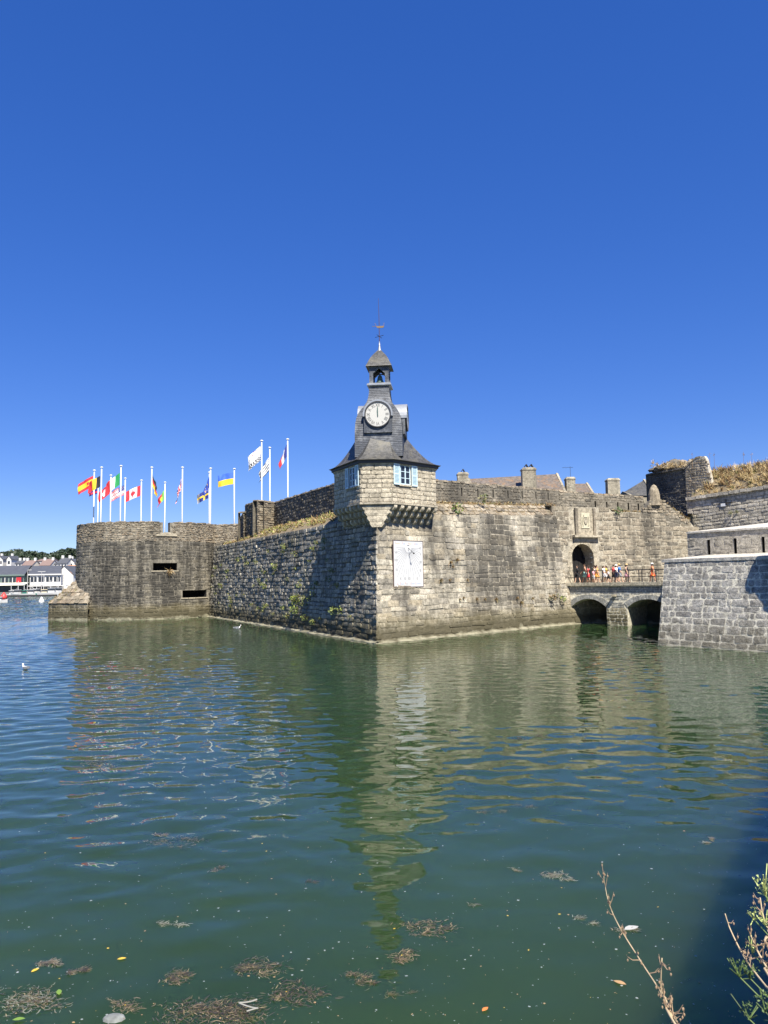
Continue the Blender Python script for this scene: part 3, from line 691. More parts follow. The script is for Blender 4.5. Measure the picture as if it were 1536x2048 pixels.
# ================================================================== DARK TOWER
D1 = A3(30.7, 89.4, 0)
dt = thing('ruined_tower', 'dark square rubble tower with a grassy ruined top behind the gate wall', 'tower', T0)
WD = Wall(TT, D1, 0, .01); WD2 = Wall(TT, TT + WU.t * 5, 0, .01); ZT = 16.2
m = MB(); grid(m, WD.P, (0, WD.L), (6, ZT)); grid(m, WD2.P, (0, .5), (6, 13.2))
m.add([A3(TT[0], TT[1], ZT), A3(D1[0], D1[1], ZT), A3(D1[0] + 3, D1[1] + 4, ZT + .8), A3(TT[0] + 3.6, TT[1] + 3, ZT + .8)], [(0, 1, 2, 3)])
m.add([A3(D1[0], D1[1], 6), A3(D1[0], D1[1], ZT), A3(D1[0] + 3, D1[1] + 4, ZT), A3(D1[0] + 3, D1[1] + 4, 6)], [(0, 1, 2, 3)]); m.build('core', M['mortar_d'], dt)
lay(dt, WD.P, WD.Nf, 0, WD.L, 8.5, ZT, .21, .55, M['rubble_shade'], 29, joint=.035, proud=(.0, .07), rough=.04, nmax=220, wav=.03)
caps(dt, WD.P(0, ZT - .03), WD.P(WD.L, ZT - .03), 7, .5, .5, .13, M['rubble_shade'], 33)
# sloping stone flank with its coping rising to the right
fl = [WD2.P(0, 11), WD2.P(.05, ZT - .1), WD2.P(1.35, 17.15), WD2.P(2.3, 17.25), WD2.P(2.5, 16.9), WD2.P(3.6, 11)]
m = MB(); m.loft([[p + WD2.n * .06 for p in fl], [p - WD2.n * .5 for p in fl]]); m.build('flank', M['wallr'], dt)
lay(dt, lambda u, v: WD2.P(u, v) + WD2.n * .07, WD2.Nf, 0.03, 3.3, 12.3, 17.2, .26, .45, M['rubble'], 34, lambda a, b, c, d: (c + d) / 2 > np.interp((a + b) / 2, [0, 1.35, 2.3, 2.6, 3.6], [ZT - .15, 17.0, 17.1, 16.6, 11]), joint=.04, proud=(.01, .05), rough=.04, nmax=70)
for i in range(4):
    a = [.0, .46, .92, 1.38][i]; z = [ZT - .06, 16.5, 16.82, 17.12][i]
    m = MB(); m.frame_box(WD2.P(a, z) + WD2.n * .12, WD2.t * .48 + A3(0, 0, .3 if i < 3 else .02), -WD2.n * .6, A3(0, 0, .16)); m.build('coping_stone', M['rubble'], dt)
rs = np.random.RandomState(77)
for (px, py, Y, sx, sz) in ((1348, 927, 88, .9, .75), (1336, 931, 87.5, .7, .5), (1360, 926, 88, .8, .6), (1373, 929, 87.5, .6, .45), (1324, 934, 87.5, .6, .35), (1311, 938, 88.5, .5, .25), (1388, 926, 87, .8, .55), (1402, 922, 86.5, .8, .6), (1386, 922, 88, .5, .4)):
    c = at(px, py, Y); m = MB(); m.ell(c - A3(0, 0, sz * .4), sx, .9, sz, 12, 7, rs.uniform(0, 3)); V = np.array(m.v); V += rs.normal(0, .07, V.shape); m.v = [tuple(p) for p in V]; m.build('ruin_stone', M['rubble'], dt)

# ================================================================== BRIDGE
bd = nrm(A3(.74, -.67, 0)); bn = A3(bd[1], -bd[0], 0)      # along, outward (towards the camera)
if bn[1] > 0: bn = -bn
S0 = G0 + A3(.15, .1, 0) + bn * 0.15; BL = 10.2
br = thing('stone_bridge', 'low stone bridge on two flat arches leading to the town gate', 'bridge', S0)
def BP(u, v, d=0.0): return S0 + bd * u + bn * d + A3(0, 0, v)
def bu(px, z):
    us = np.linspace(-2, 14, 400); xs = [proj(BP(q, z))[0] for q in us]; return float(np.interp(px, xs, us))
a0, a1, a2, a3 = bu(1144, .2), bu(1214.5, .2), bu(1256, .2), bu(1326, .2)
a3 = bu(1340, .2); ZS, ZC = 1.6, 2.38
def arch_z(u):
    for x0, x1 in ((a0, a1), (a2, a3)):
        if x0 <= u <= x1:
            c, hw = (x0 + x1) / 2, (x1 - x0) / 2; q = abs(u - c) / hw
            return ZS + (ZC - ZS) * (1 - q ** 2.2)
    return -1.0
DW = 4.2     # deck width
us = sorted(set(list(np.linspace(-1, a0, 4)) + list(np.linspace(a0, a1, 22)) + list(np.linspace(a1, a2, 4)) + list(np.linspace(a2, a3, 22)) + list(np.linspace(a3, BL, 4))))
m = MB(); ZF = ZD - .28
for i in range(len(us) - 1):
    ua, ub = us[i], us[i + 1]; mid = (ua + ub) / 2; inn = arch_z(mid) > -.5
    za = arch_z(min(max(ua, mid - 1e-3) if not inn else ua + 1e-6, ub)) if inn else -1.2; zb = arch_z(ub - 1e-6) if inn else -1.2
    for d, rev in ((0, False), (-DW, True)):
        q = [BP(ua, za, d), BP(ub, zb, d), BP(ub, ZF, d), BP(ua, ZF, d)]; m.add(q, [(0, 1, 2, 3)] if not rev else [(3, 2, 1, 0)])
    if inn: m.add([BP(ua, za, 0), BP(ub, zb, 0), BP(ub, zb, -DW), BP(ua, za, -DW)], [(0, 3, 2, 1)])
for u in (a0, a1, a2, a3):
    m.add([BP(u, -1.2, 0), BP(u, ZS, 0), BP(u, ZS, -DW), BP(u, -1.2, -DW)], [(0, 1, 2, 3)])
m.build('span_core', M['mortar_w'], br)
m = MB(); m.frame_box(BP(-1, -1.2, -DW - .02), bd * (BL + 3), -bn * .4, A3(0, 0, ZF + 1.2)); m.build('added_arch_backing', M['mortar_d'], br)  # wall added behind the arches to keep them dark inside
m = MB(); m.frame_box(BP(-1.2, ZF + .02, -DW + .1), bd * (BL + 1.2), bn * (DW - .1), A3(0, 0, ZD - ZF - .02)); m.build('deck', M['lime'], br)
def sk_b(a, b, c, d):
    for u in (a + .02, (a + b) / 2, b - .02):
        z = arch_z(u)
        if z > -.5 and c < z + .46: return True
    return False
lay(br, lambda u, v: BP(u, v), lambda u, v: bn, -.6, BL, 1.6, ZF, .165, .85, M['bridge'], 35, sk_b, joint=.035, proud=(.005, .02), rough=.012, nmax=200, lvar=.5)
lay(br, lambda u, v: BP(u, v), lambda u, v: bn, a1, a2, -.3, 1.6, .30, .62, M['bridge_p'], 36, None, joint=.03, proud=(.005, .03), rough=.015, nmax=60)
for x0, x1 in ((a0, a1), (a2, a3)):
    nvs = 17
    for i in range(nvs):
        ua, ub = x0 + (x1 - x0) * i / nvs, x0 + (x1 - x0) * (i + 1) / nvs; c, hw = (x0 + x1) / 2, (x1 - x0) / 2
        def ntop(u):
            sp = (u - c) / hw; return u + sp * .30, .42
        g = .018; V = []
        for d in (-.15, .035):
            for (u, tp) in ((ua + g, 0), (ub - g, 0), (ub - g, 1), (ua + g, 1)):
                uu, hh = ntop(u); zz = arch_z(min(max(u, x0 + .001), x1 - .001))
                V.append(BP(uu if tp else u, zz + (hh if tp else 0), d))
        m = MB(); m.add(V, [(4, 5, 6, 7), (0, 1, 5, 4), (1, 2, 6, 5), (2, 3, 7, 6), (3, 0, 4, 7)]); m.build('voussoir', M['bridge'], br)
nc = 11
for i in range(nc):
    L = (BL + .4) / nc; m = MB(); m.frame_box(BP(-.5 + i * L + .012, ZF + .03, -.15), bd * (L - .024), bn * (.40 + .01 * (i % 3)), A3(0, 0, ZD - ZF + .02)); m.build('kerb_stone', M['bridge_p'], br)
uo = bu(1230, 2.8); m = MB(); m.frame_box(BP(uo - .16, 2.62, 0), bd * .32, bn * .42, A3(0, 0, .16)); m.build('drain_spout', M['arch'], br)
def railing(d, posts, nm):
    rl = thing_child = None
    m = MB()
    for z in (ZD + .52, ZD + 1.14): m.frame_box(BP(posts[0], z, d - .02), bd * (posts[-1] - posts[0]), bn * .04, A3(0, 0, .045))
    rail = m.build('railing', M['iron'], br)
    for u in posts:
        m = MB(); m.frame_box(BP(u - .03, ZD, d - .035), bd * .06, bn * .07, A3(0, 0, 1.2)); m.build('railing_post', M['iron'], rail)
pp = [bu(q, ZD) for q in (1133, 1158, 1182, 1206, 1231, 1258, 1285, 1313)] + [BL - .2]
railing(.05, pp, 'near'); railing(-DW + .25, [q + .5 for q in pp[2:]], 'far')

# ================================================================== ROUND TOWER
RC, RR = A3(-32.0, 105.2, 0), 9.5
rtw = thing('round_tower', 'broad round granite tower with gun slots at the far left of the ramparts', 'tower', RC)
AN0 = math.radians(-175)
def RP(u, v): a = AN0 + u / RR; r = RR - .012 * v; return RC + A3(r * math.cos(a), r * math.sin(a), v)
def RN(u, v): a = AN0 + u / RR; return A3(math.cos(a), math.sin(a), .012)
def ru(px, v):
    us = np.linspace(1.5, RR * math.radians(170), 500); P = [proj(RP(q, v)) for q in us]; xs = np.array([p[0] for p in P]); k = int(np.argmax(xs)); k0 = int(np.argmin(xs[:k + 1]))
    return float(np.interp(px, xs[k0:k + 1], us[k0:k + 1]))
ZR = 12.1
e1 = (ru(306, 6.2), ru(354, 6.2), 6.02, 6.98); e2 = (ru(365, 2.8), ru(413, 2.8), 2.55, 3.5); nt_ = (ru(326, 11.5), ru(340, 11.5), 10.8, 13)
inh = lambda u, v: any(a < u < b and c < v < d for a, b, c, d in (e1, e2, nt_))
us = sorted(list(np.linspace(0, RR * math.radians(200), 60)) + [q for e in (e1, e2, nt_) for q in e[:2]]); vs2 = sorted([-1.2, 1, 2, 4.5, 8.5, 9.9, ZR] + [e1[2], e1[3], e2[2], e2[3], nt_[2]])
m = MB(); grid(m, RP, us, vs2, inh)
m.add([RP(u, 10.8) - .05 * RN(u, 0) for u in np.linspace(0, RR * 6.2, 60)], [tuple(range(60))])
rim = [RP(u, ZR) for u in us]; rin = [RP(u, ZR) - 1.1 * RN(u, ZR) * A3(1, 1, 0) for u in us]; n = len(us)
m.add(rim + rin, [(i, i + 1, n + i + 1, n + i) for i in range(n - 1) if not inh((us[i] + us[i + 1]) / 2, 12)])
m.build('core', M['mortar_m'], rtw)
for e in (e1, e2, nt_):
    a, b, c, d = e; d = min(d, ZR); m = MB(); dp = 1.1 if e is nt_ else 1.6
    o = [RP(a, c), RP(b, c), RP(b, d), RP(a, d)]; i_ = [p - dp * RN((a + b) / 2, 0) for p in o]
    fcs = [(0, 1, 5, 4), (1, 2, 6, 5), (3, 0, 4, 7)] + ([] if e is nt_ else [(2, 3, 7, 6), (4, 5, 6, 7)])
    m.add(o + i_, fcs); m.build('notch_lining' if e is nt_ else 'gun_slot', M['rubble'] if e is nt_ else M['dark'], rtw)
    if e is not nt_:
        m = MB(); m.loft([[RP(u, c - .12) - .1 * RN(u, 0), RP(u, c - .12) + .1 * RN(u, 0), RP(u, c + .02) + .1 * RN(u, 0), RP(u, c + .02) - .3 * RN(u, 0)] for u in np.linspace(a - .2, b + .2, 6)]); m.build('slot_sill', M['arch'], rtw)
m = MB(); ua, ub = nt_[0] - .8, nt_[1] + .9
m.loft([[RP(u, 10.35 + .25 * math.sin((u - ua) / (ub - ua) * 3.14)) - .2 * RN(u, 0), RP(u, 10.35) + .16 * RN(u, 0), RP(u, 10.55 + .3 * math.sin((u - ua) / (ub - ua) * 3.14)) + .12 * RN(u, 0), RP(u, 10.75) - .3 * RN(u, 0)] for u in np.linspace(ua, ub, 9)]); m.build('notch_sill', M['arch'], rtw)
def sk_r(a, b, c, d):
    return any(a < B_ + .05 and b > A_ - .05 and d > C_ - .03 and c < D_ + .03 for A_, B_, C_, D_ in (e1, e2, nt_))
UR = RR * math.radians(178)
lay(rtw, RP, RN, 0, UR, -.4, 9.7, .36, .85, M['round'], 37, sk_r, joint=.035, proud=(.0, .06), rough=.045, nmax=250, wav=.035, vvar=.28, lvar=.65)
lay(rtw, RP, RN, 0, UR, 9.72, ZR, .23, .42, M['rubble'], 38, sk_r, joint=.045, proud=(.0, .08), rough=.05, nmax=100, wav=.04, name='rubble_stone')
for i, u in enumerate(np.arange(.3, UR, .62)):
    if nt_[0] - .35 < u < nt_[1] + .35: continue
    rs = np.random.RandomState(900 + i); m = MB(); t = nrm(RP(u + .1, ZR) - RP(u, ZR)); nn = RN(u, 0) * A3(1, 1, 0); hgt = rs.uniform(.06, .2)
    m.frame_box(RP(u, ZR - .04) - t * .29 + nn * .08, t * .58, -nn * .6, A3(0, 0, hgt)); V = np.array(m.v); V[4:] += rs.uniform(-.05, .05, (4, 3)); m.v = [tuple(p) for p in V]; m.build('coping_stone', M['rubble'], rtw)
cw0 = RP(ru(430, 11), 0); WC = Wall(cw0 - A3(.9, .2, 0), A3(-15.0, 101.4, 0), 0, .012)
m = MB(); grid(m, WC.P, np.linspace(0, WC.L, 10), (-1, 4, 8, 10, 12.15)); pa, pb = WC.P(0, 12.15), WC.P(WC.L, 12.15); m.add([pa, pb, pb - WC.n, pa - WC.n], [(0, 1, 2, 3)]); m.build('curtain_core', M['mortar_m'], rtw)
lay(rtw, WC.P, WC.Nf, .4, WC.L, 3.0, 9.7, .36, .85, M['round'], 41, joint=.045, proud=(.0, .06), rough=.04, nmax=60, wav=.02)
lay(rtw, WC.P, WC.Nf, .4, WC.L, 9.72, 12.15, .23, .42, M['rubble'], 42, joint=.045, proud=(.0, .08), rough=.05, nmax=80, wav=.04, name='rubble_stone')
caps(rtw, WC.P(.3, 12.1) - WC.n * .3, WC.P(WC.L, 12.1) - WC.n * .3, 16, .5, .7, .10, M['rubble'], 43)
# low spur with sloping stone back at the tower's foot
sp = thing('stone_spur', 'low stone spur with a sloping weedy back at the foot of the round tower', 'spur', onz(125, 1238))
s0, s1 = onz(96, 1240), onz(175, 1241); WS = Wall(s0, s1, 0, 0.02)
m = MB(); grid(m, WS.P, (0, WS.L), (-1.2, 2.05)); pL = WS.P(0, 2.05); 
m.add([WS.P(0, -1.2), WS.P(0, 2.05), WS.P(0, 2.05) - WS.n * 6, WS.P(0, -1.2) - WS.n * 6], [(0, 1, 2, 3)])
apex = A3(-39.0, 101.5, 6.2); m.add([pL, WS.P(WS.L, 2.05), apex, pL - WS.n * 6], [(0, 1, 2), (0, 2, 3)]); m.build('core', M['mortar'], sp)
lay(sp, WS.P, WS.Nf, 0, WS.L, -.4, 2.0, .33, .8, M['round'], 39, joint=.04, proud=(.0, .05), nmax=80)
# stepped stones on the slope
e_a, e_b = pL, WS.P(WS.L, 2.05); sn = nrm(np.cross(e_b - e_a, apex - e_a)); sn = sn if sn[2] > 0 else -sn
for r_ in range(9):
    k = r_ / 9; A_, B_ = e_a + (apex - e_a) * k, e_b + (apex - e_b) * k; L = np.linalg.norm(B_ - A_); nn = max(1, int(L / .75))
    for i in range(nn):
        rs = np.random.RandomState(r_ * 31 + i); t = nrm(B_ - A_); upv = nrm(np.cross(sn, t)); upv = upv if upv[2] > 0 else -upv
        o = A_ + t * (L * i / nn + .02); m = MB(); m.frame_box(o - upv * .05, t * (L / nn - .05), upv * .58, sn * rs.uniform(.1, .22)); V = np.array(m.v) + rs.uniform(-.03, .03, (8, 3)); m.v = [tuple(p) for p in V]; m.build('slope_stone', M['rubble'], sp)

# ================================================================== CLOCK TOWER
Bc, Cc = A3(-1.67, 55.9, 0), A3(.63, 55.9, 0)
Ac, Dc = Bc + WL.t * 5.13, Cc + WR.t * 4.9
Ec, Fc_ = Dc + A3(-.6, 3.6, 0), Ac + A3(.5, 2.6, 0)
ZW0, ZW1 = 10.15, 13.0
ct = thing('clock_tower', 'clock tower with slate bell turret on the corner of the bastion', 'tower', (-.3, 58.5, ZW0))
poly = [Ac, Bc, Cc, Dc, Ec, Fc_]
m = MB(); m.loft([[p + A3(0, 0, ZW0 - .3) for p in poly], [p + A3(0, 0, ZW1) for p in poly]]); m.build('wall_core', M['mortar'], ct)
WTL, WTC, WTR = Wall(Bc, Ac, 0), Wall(Bc, Cc, 0), Wall(Cc, Dc, 0)
def window_rect(Wq, pxa, pxb, pya, pyb):
    ua, ub = sorted((Wq.u_at(pxa, 12), Wq.u_at(pxb, 12))); Y = Wq.P((ua + ub) / 2, 0)[1]
    return ua, ub, at((pxa + pxb) / 2, pyb, Y)[2], at((pxa + pxb) / 2, pya, Y)[2]
winR = window_rect(WTR, 799.5, 819.5, 931, 969.5); winL = window_rect(WTL, 700.5, 711.5, 935, 973.5)
def sk_w(wn): return lambda a, b, c, d: a < wn[1] + .03 and b > wn[0] - .03 and d > wn[2] - .02 and c < wn[3] + .02
def lay_to(Wq, seed, sk, sl_=.95):
    lay(ct, Wq.P, Wq.Nf, 0, Wq.L, ZW0 - .02, ZW1 - .1, .335, sl_, M['turret'], seed, sk, joint=.022, proud=(.03, .05), rough=.012, nmax=120, vvar=.08, lvar=.35, name='ashlar_block')
lay_to(WTL, 81, sk_w(winL), .9); lay_to(WTC, 82, None, .95); lay_to(WTR, 83, sk_w(winR), .95)
# cornice band under the eaves and string course over the corbels
def band(z0, z1, out, mat, name, parent=None):
    cen = sum(poly) / len(poly); rings = []
    pin = [p for p in poly]; po = offset_poly(poly, out)
    m = MB(); m.loft([[p + A3(0, 0, z0) for p in po], [p + A3(0, 0, z1) for p in po]]); return m.build(name, mat, parent or ct)
def offset_poly(P, d):
    n = len(P); out = []; cen = sum(P) / n
    lines = []
    for i in range(n):
        a, b = P[i], P[(i + 1) % n]; t = nrm(b - a); nn = A3(t[1], -t[0], 0)
        if nn @ ((a + b) / 2 - cen) < 0: nn = -nn
        lines.append((a + nn * d, t))
    for i in range(n):
        (a, t), (b, s_) = lines[i - 1], lines[i]; k = np.linalg.solve(np.array([t[:2], -s_[:2]]).T, (b - a)[:2]); out.append(a + t * k[0])
    return out
band(ZW1 - .12, ZW1, .1, M['turret'], 'cornice'); band(ZW1 + .002, ZW1 + .22, .22, plain('eaves_board', (.05, .05, .055), .6), 'eaves_board')
band(ZW0 - .18, ZW0 - .03, .14, M['turret'], 'string_course')
# corbels, three stepped tiers with rounded noses
def corbel(Wq, u, faceW, tiers=3, w_=.3):
    base = Wq.P(u, 0); n = Wq.n; t = Wq.t
    m = MB()
    for k in range(tiers):
        z1 = ZW0 - .18 - k * .44; z0 = z1 - .42
        # distance from turret face back to the bastion face at this height
        back = (base[:2] - faceW.P(0, z0)[:2]) @ faceW.n[:2]
        out = .10 - .36 * k; prof = []
        for a in np.linspace(0, math.pi / 2, 6): prof.append((out - .30 + .30 * math.cos(a), z0 + .26 - .26 * math.sin(a)))
        prof = [(out, z1)] + prof + [(-back - .3, z0), (-back - .3, z1)]
        r1 = [base - t * w_ / 2 + n * p + A3(0, 0, z) for p, z in prof]; r2 = [base + t * w_ / 2 + n * p + A3(0, 0, z) for p, z in prof]
        m.loft([r1, r2])
    m.build('corbel', M['turret'], ct)
for u in np.linspace(.25, WTR.L - .15, 7): corbel(WTR, u, WR)
for u in np.linspace(.3, WTL.L - .15, 7): corbel(WTL, u, WL)
rs = np.random.RandomState(8)
# corner blocks under the chamfered front, drawing in towards the arris
for k in range(4):
    z1 = ZW0 - .18 - k * .42; z0 = z1 - .40
    AT = clampP(WR)(0, z0)
    def pt(P, q): return P + (A3(AT[0], AT[1], 0) - P) * q
    k0, k1 = .05 + k * .17, .05 + (k + .8) * .17
    top_ = [Bc + WL.t * .55 - WL.n * (.1 + .33 * k), pt(Bc, k0), pt(Cc, k0), Cc + WR.t * .55 - WR.n * (.1 + .33 * k), A3(-.3, 58.5, 0)]
    bot_ = [Bc + WL.t * .55 - WL.n * (.3 + .33 * k), pt(Bc, k1), pt(Cc, k1), Cc + WR.t * .55 - WR.n * (.3 + .33 * k), A3(-.3, 58.5, 0)]
    m = MB(); m.loft([[p + A3(0, 0, z0) for p in bot_], [p + A3(0, 0, z0 + .2) for p in top_], [p + A3(0, 0, z1) for p in top_]]); m.build('corner_corbel', M['turret'], ct)
# windows with frames, panes and shutters
def window(Wq, wn, flip=1):
    ua, ub, z0, z1 = wn
    m = MB(); o = Wq.P(ua, z0) - Wq.n * .12; m.frame_box(Wq.P(ua, z0) + Wq.n * .004, Wq.t * (ub - ua), Wq.n * .012, A3(0, 0, z1 - z0)); wd = m.build('window', M['glass'], ct)
    m = MB(); fw = .07; W_ = ub - ua; Hh = z1 - z0
    def bar(u, v, du, dv, d=.045): m.frame_box(Wq.P(ua + u, z0 + v) + Wq.n * .017, Wq.t * du, Wq.n * d, A3(0, 0, dv))
    bar(0, 0, fw, Hh); bar(W_ - fw, 0, fw, Hh); bar(fw + .001, 0, W_ - 2 * fw - .002, fw); bar(fw + .001, Hh - fw, W_ - 2 * fw - .002, fw)
    m.build('frame', M['shutter'], wd)
    m = MB(); bar(W_ / 2 - .045, fw, .09, Hh - 2 * fw, .05); m.build('mullion', M['shutter'], wd)
    for k in (1, 2):
        m = MB(); bar(fw, Hh * k / 3 - .02, W_ - 2 * fw, .04, .03); m.build('glazing_bar', M['shutter'], wd)
    m = MB(); m.frame_box(Wq.P(ua - .12, z0 - .13) - Wq.n * .0, Wq.t * (W_ + .24), Wq.n * .1, A3(0, 0, .12)); m.build('sill', M['turret'], wd)
    for side in (-1, 1):
        sw = W_ * .56; u = ua - sw - .12 if side < 0 else ub + .12
        m = MB(); zz0, zz1 = z0 - .06, z1 + .05; hh = zz1 - zz0; d0 = .075
        def sb(a, b, du, dv, dd=.05): m.frame_box(Wq.P(u + a, zz0 + b) + Wq.n * d0, Wq.t * du, Wq.n * dd, A3(0, 0, dv))
        sb(0, 0, .08, hh); sb(sw - .08, 0, .08, hh)
        for b in (0, hh * .48, hh - .1): sb(.081, b, sw - .162, .1)
        sh = m.build('shutter', M['shutter'], ct)
        m = MB()
        for k in range(14):
            b = .1 + k * (hh - .2) / 14
            m.frame_box(Wq.P(u + .08, zz0 + b) + Wq.n * (d0 + .005), Wq.t * (sw - .16), Wq.n * .03, A3(0, 0, (hh - .2) / 14 * .75))
        m.build('louvres', M['shutterd'], sh)
window(WTR, winR); window(WTL, winL)
# flared slate skirt roof, built course by course
eave = offset_poly(poly, .42); topz = 15.1; _ax = A3(-.15, 58.35, 0)
toppoly = [_ax + A3(-1.62, 1.0, 0), _ax + A3(-.72, -1.66, 0), _ax + A3(.62, -1.66, 0), _ax + A3(1.62, 1.0, 0), _ax + A3(1.2, 1.6, 0), _ax + A3(-1.2, 1.6, 0)]
def skirt(h):           # h 0..1 -> eave polygon drawn in to the turret, flared at the eaves
    f = .72 * max(h, 0) ** .48 + .28 * h
    return [p + (q - p) * f + A3(0, 0, .85 * h if i_ not in (1, 2) else 0) for i_, (p, q) in enumerate(zip(eave, toppoly))]
m = MB(); NS = 26
for i in range(NS):
    h0, h1 = i / NS, (i + 1) / NS
    r0 = [p + A3(0, 0, ZW1 + .22 + (topz - ZW1 - .22) * h0 + .0) for p in skirt(max(0, h0 - .012))]; r1 = [p + A3(0, 0, ZW1 + .22 + (topz - ZW1 - .22) * h1) for p in skirt(h1)]
    rr = [p + A3(0, 0, ZW1 + .22 + (topz - ZW1 - .22) * h0 - .0) for p in skirt(h0 + .012)]
    m.loft([rr, r0, r1], cap=False)
m.add([p + A3(0, 0, ZW1 + .221) for p in eave], [tuple(range(6))])
m.build('skirt_roof', M['slate_m'], ct)
# ogee slate body, square in plan, facing the corner
nb = nrm(A3(-.1, -.995, 0)); tb = A3(-nb[1], nb[0], 0); AX = A3(-.15, 58.35, 0)
def sq(hw, z, hd=None):
    hd = hd or hw; return [AX + tb * a * hw - nb * b * hd + A3(0, 0, z) for a, b in ((-1, -1), (1, -1), (1, 1), (-1, 1))]
prof = [(13.6, 1.77), (14.9, 1.77), (15.6, 1.76), (16.2, 1.72), (16.65, 1.63), (17.0, 1.5), (17.3, 1.32), (17.6, 1.12), (17.9, .95), (18.2, .85), (18.6, .78), (19.2, .74)]
zs = np.arange(13.6, 19.2, .135); hw = np.interp(zs, [p[0] for p in prof], [p[1] for p in prof])
m = MB()
for i in range(len(zs) - 1): m.loft([sq(hw[i] - .0, zs[i]), sq(hw[i] + .022, zs[i] + .001), sq(hw[i + 1], zs[i + 1])], cap=False)
m.build('slate_body', M['slate'], ct)
m = MB(); m.loft([sq(.74, 19.16), sq(.92, 19.24), sq(.92, 19.36), sq(.78, 19.44)]); m.build('lantern_ledge', M['zinc'], ct)
lt = MB()
for a in (-1, 1):
    for b in (-1, 1):
        c = AX + tb * a * .60 - nb * b * .60; P = [c + tb * x * .14 + nb * y * .14 for x, y in ((-1, -1), (1, -1), (1, 1), (-1, 1))]
        lt.loft([[p + A3(0, 0, 19.4) for p in P], [p + A3(0, 0, 20.7) for p in P]])
lan = lt.build('lantern', M['slate'], ct)
for nn, tt in ((nb, tb), (-nb, tb), (tb, nb), (-tb, nb)):          # pointed heads of the four openings
    m = MB(); o = AX + nn * .74
    for s_ in (-1, 1):
        pr = [(s_ * .465, 20.72), (0.0, 20.72), (0.0, 20.60), (s_ * .465, 20.18)]
        m.loft([[o + tt * x + A3(0, 0, z) for x, z in pr], [o + tt * x - nn * .22 + A3(0, 0, z) for x, z in pr]])
    m.build('arch_head', M['slate'], lan)
m = MB(); m.lathe(AX + A3(.0, 0, 19.62), [(.31, 0), (.29, .06), (.22, .22), (.18, .42), (.15, .52), (.04, .6)], 14); bl = m.build('bell', M['bronze'], ct, smooth=True)
m = MB(); m.tube([AX + A3(-.55, 0, 20.27), AX + A3(.55, 0, 20.27)], .05, 6); m.build('bell_beam', M['iron'], bl)
m = MB(); m.tube([AX + A3(0, 0, 19.75), AX + A3(0, 0, 19.55)], [.02, .05], 6); m.build('clapper', M['iron'], bl)
m = MB(); prof = [(20.68, .76), (20.72, .98), (20.80, .96), (21.0, .85), (21.25, .75), (21.5, .62), (21.75, .45), (21.95, .29), (22.12, .16), (22.3, .08)]
zs = np.arange(20.72, 22.22, .11); hw = np.interp(zs, [p[0] for p in prof], [p[1] for p in prof]); m.loft([sq(.7, 20.69), sq(.97, 20.715)], cap=False)
for i in range(len(zs) - 1): m.loft([sq(hw[i], zs[i]), sq(hw[i] + .018, zs[i] + .001), sq(hw[i + 1], zs[i + 1])], cap=False)
m.build('dome_roof', M['slate_m'], ct)
m = MB(); m.lathe(AX, [(.22, 22.0), (.12, 22.2), (.07, 22.55), (.03, 22.9)], 10); m.build('finial', M['zinc'], ct, smooth=True)
m = MB(); m.tube([AX + A3(0, 0, 22.8), AX + A3(0, 0, 24.6), AX + A3(-.03, 0, 26.35)], [.035, .026, .012], 6); vane = m.build('weather_vane', M['rust'], ct)
m = MB(); z = 23.3
for a in (tb + nb * .35, nb * .9 - tb * .45):
    a = nrm(a) * .36; m.tube([AX - a + A3(0, 0, z - .04), AX + a + A3(0, 0, z + .04)], .02, 5)
m.build('compass_arms', M['iron'], vane)
m = MB(); P = [(-.28, 0), (-.2, -.13), (.26, -.13), (.34, 0), (.3, .02), (-.24, .02)]
m.loft([[AX + tb * (x + .05) + nb * .03 + A3(0, 0, 24.1 + z) for x, z in P], [AX + tb * (x + .05) - nb * .03 + A3(0, 0, 24.1 + z) for x, z in P]])
m.tube([AX + tb * -.2 + A3(0, 0, 24.1), AX + tb * -.55 + A3(0, 0, 24.13)], .018, 5)
m.tube([AX + tb * -.2 + A3(0, 0, 24.1), AX + tb * -.34 + A3(0, 0, 24.38)], .016, 5); m.tube([AX + tb * .36 + A3(0, 0, 24.1), AX + tb * .39 + A3(0, 0, 24.38)], .016, 5)
m.build('ship_emblem', plain('gilt', (.22, .15, .08), .5, .3), vane)

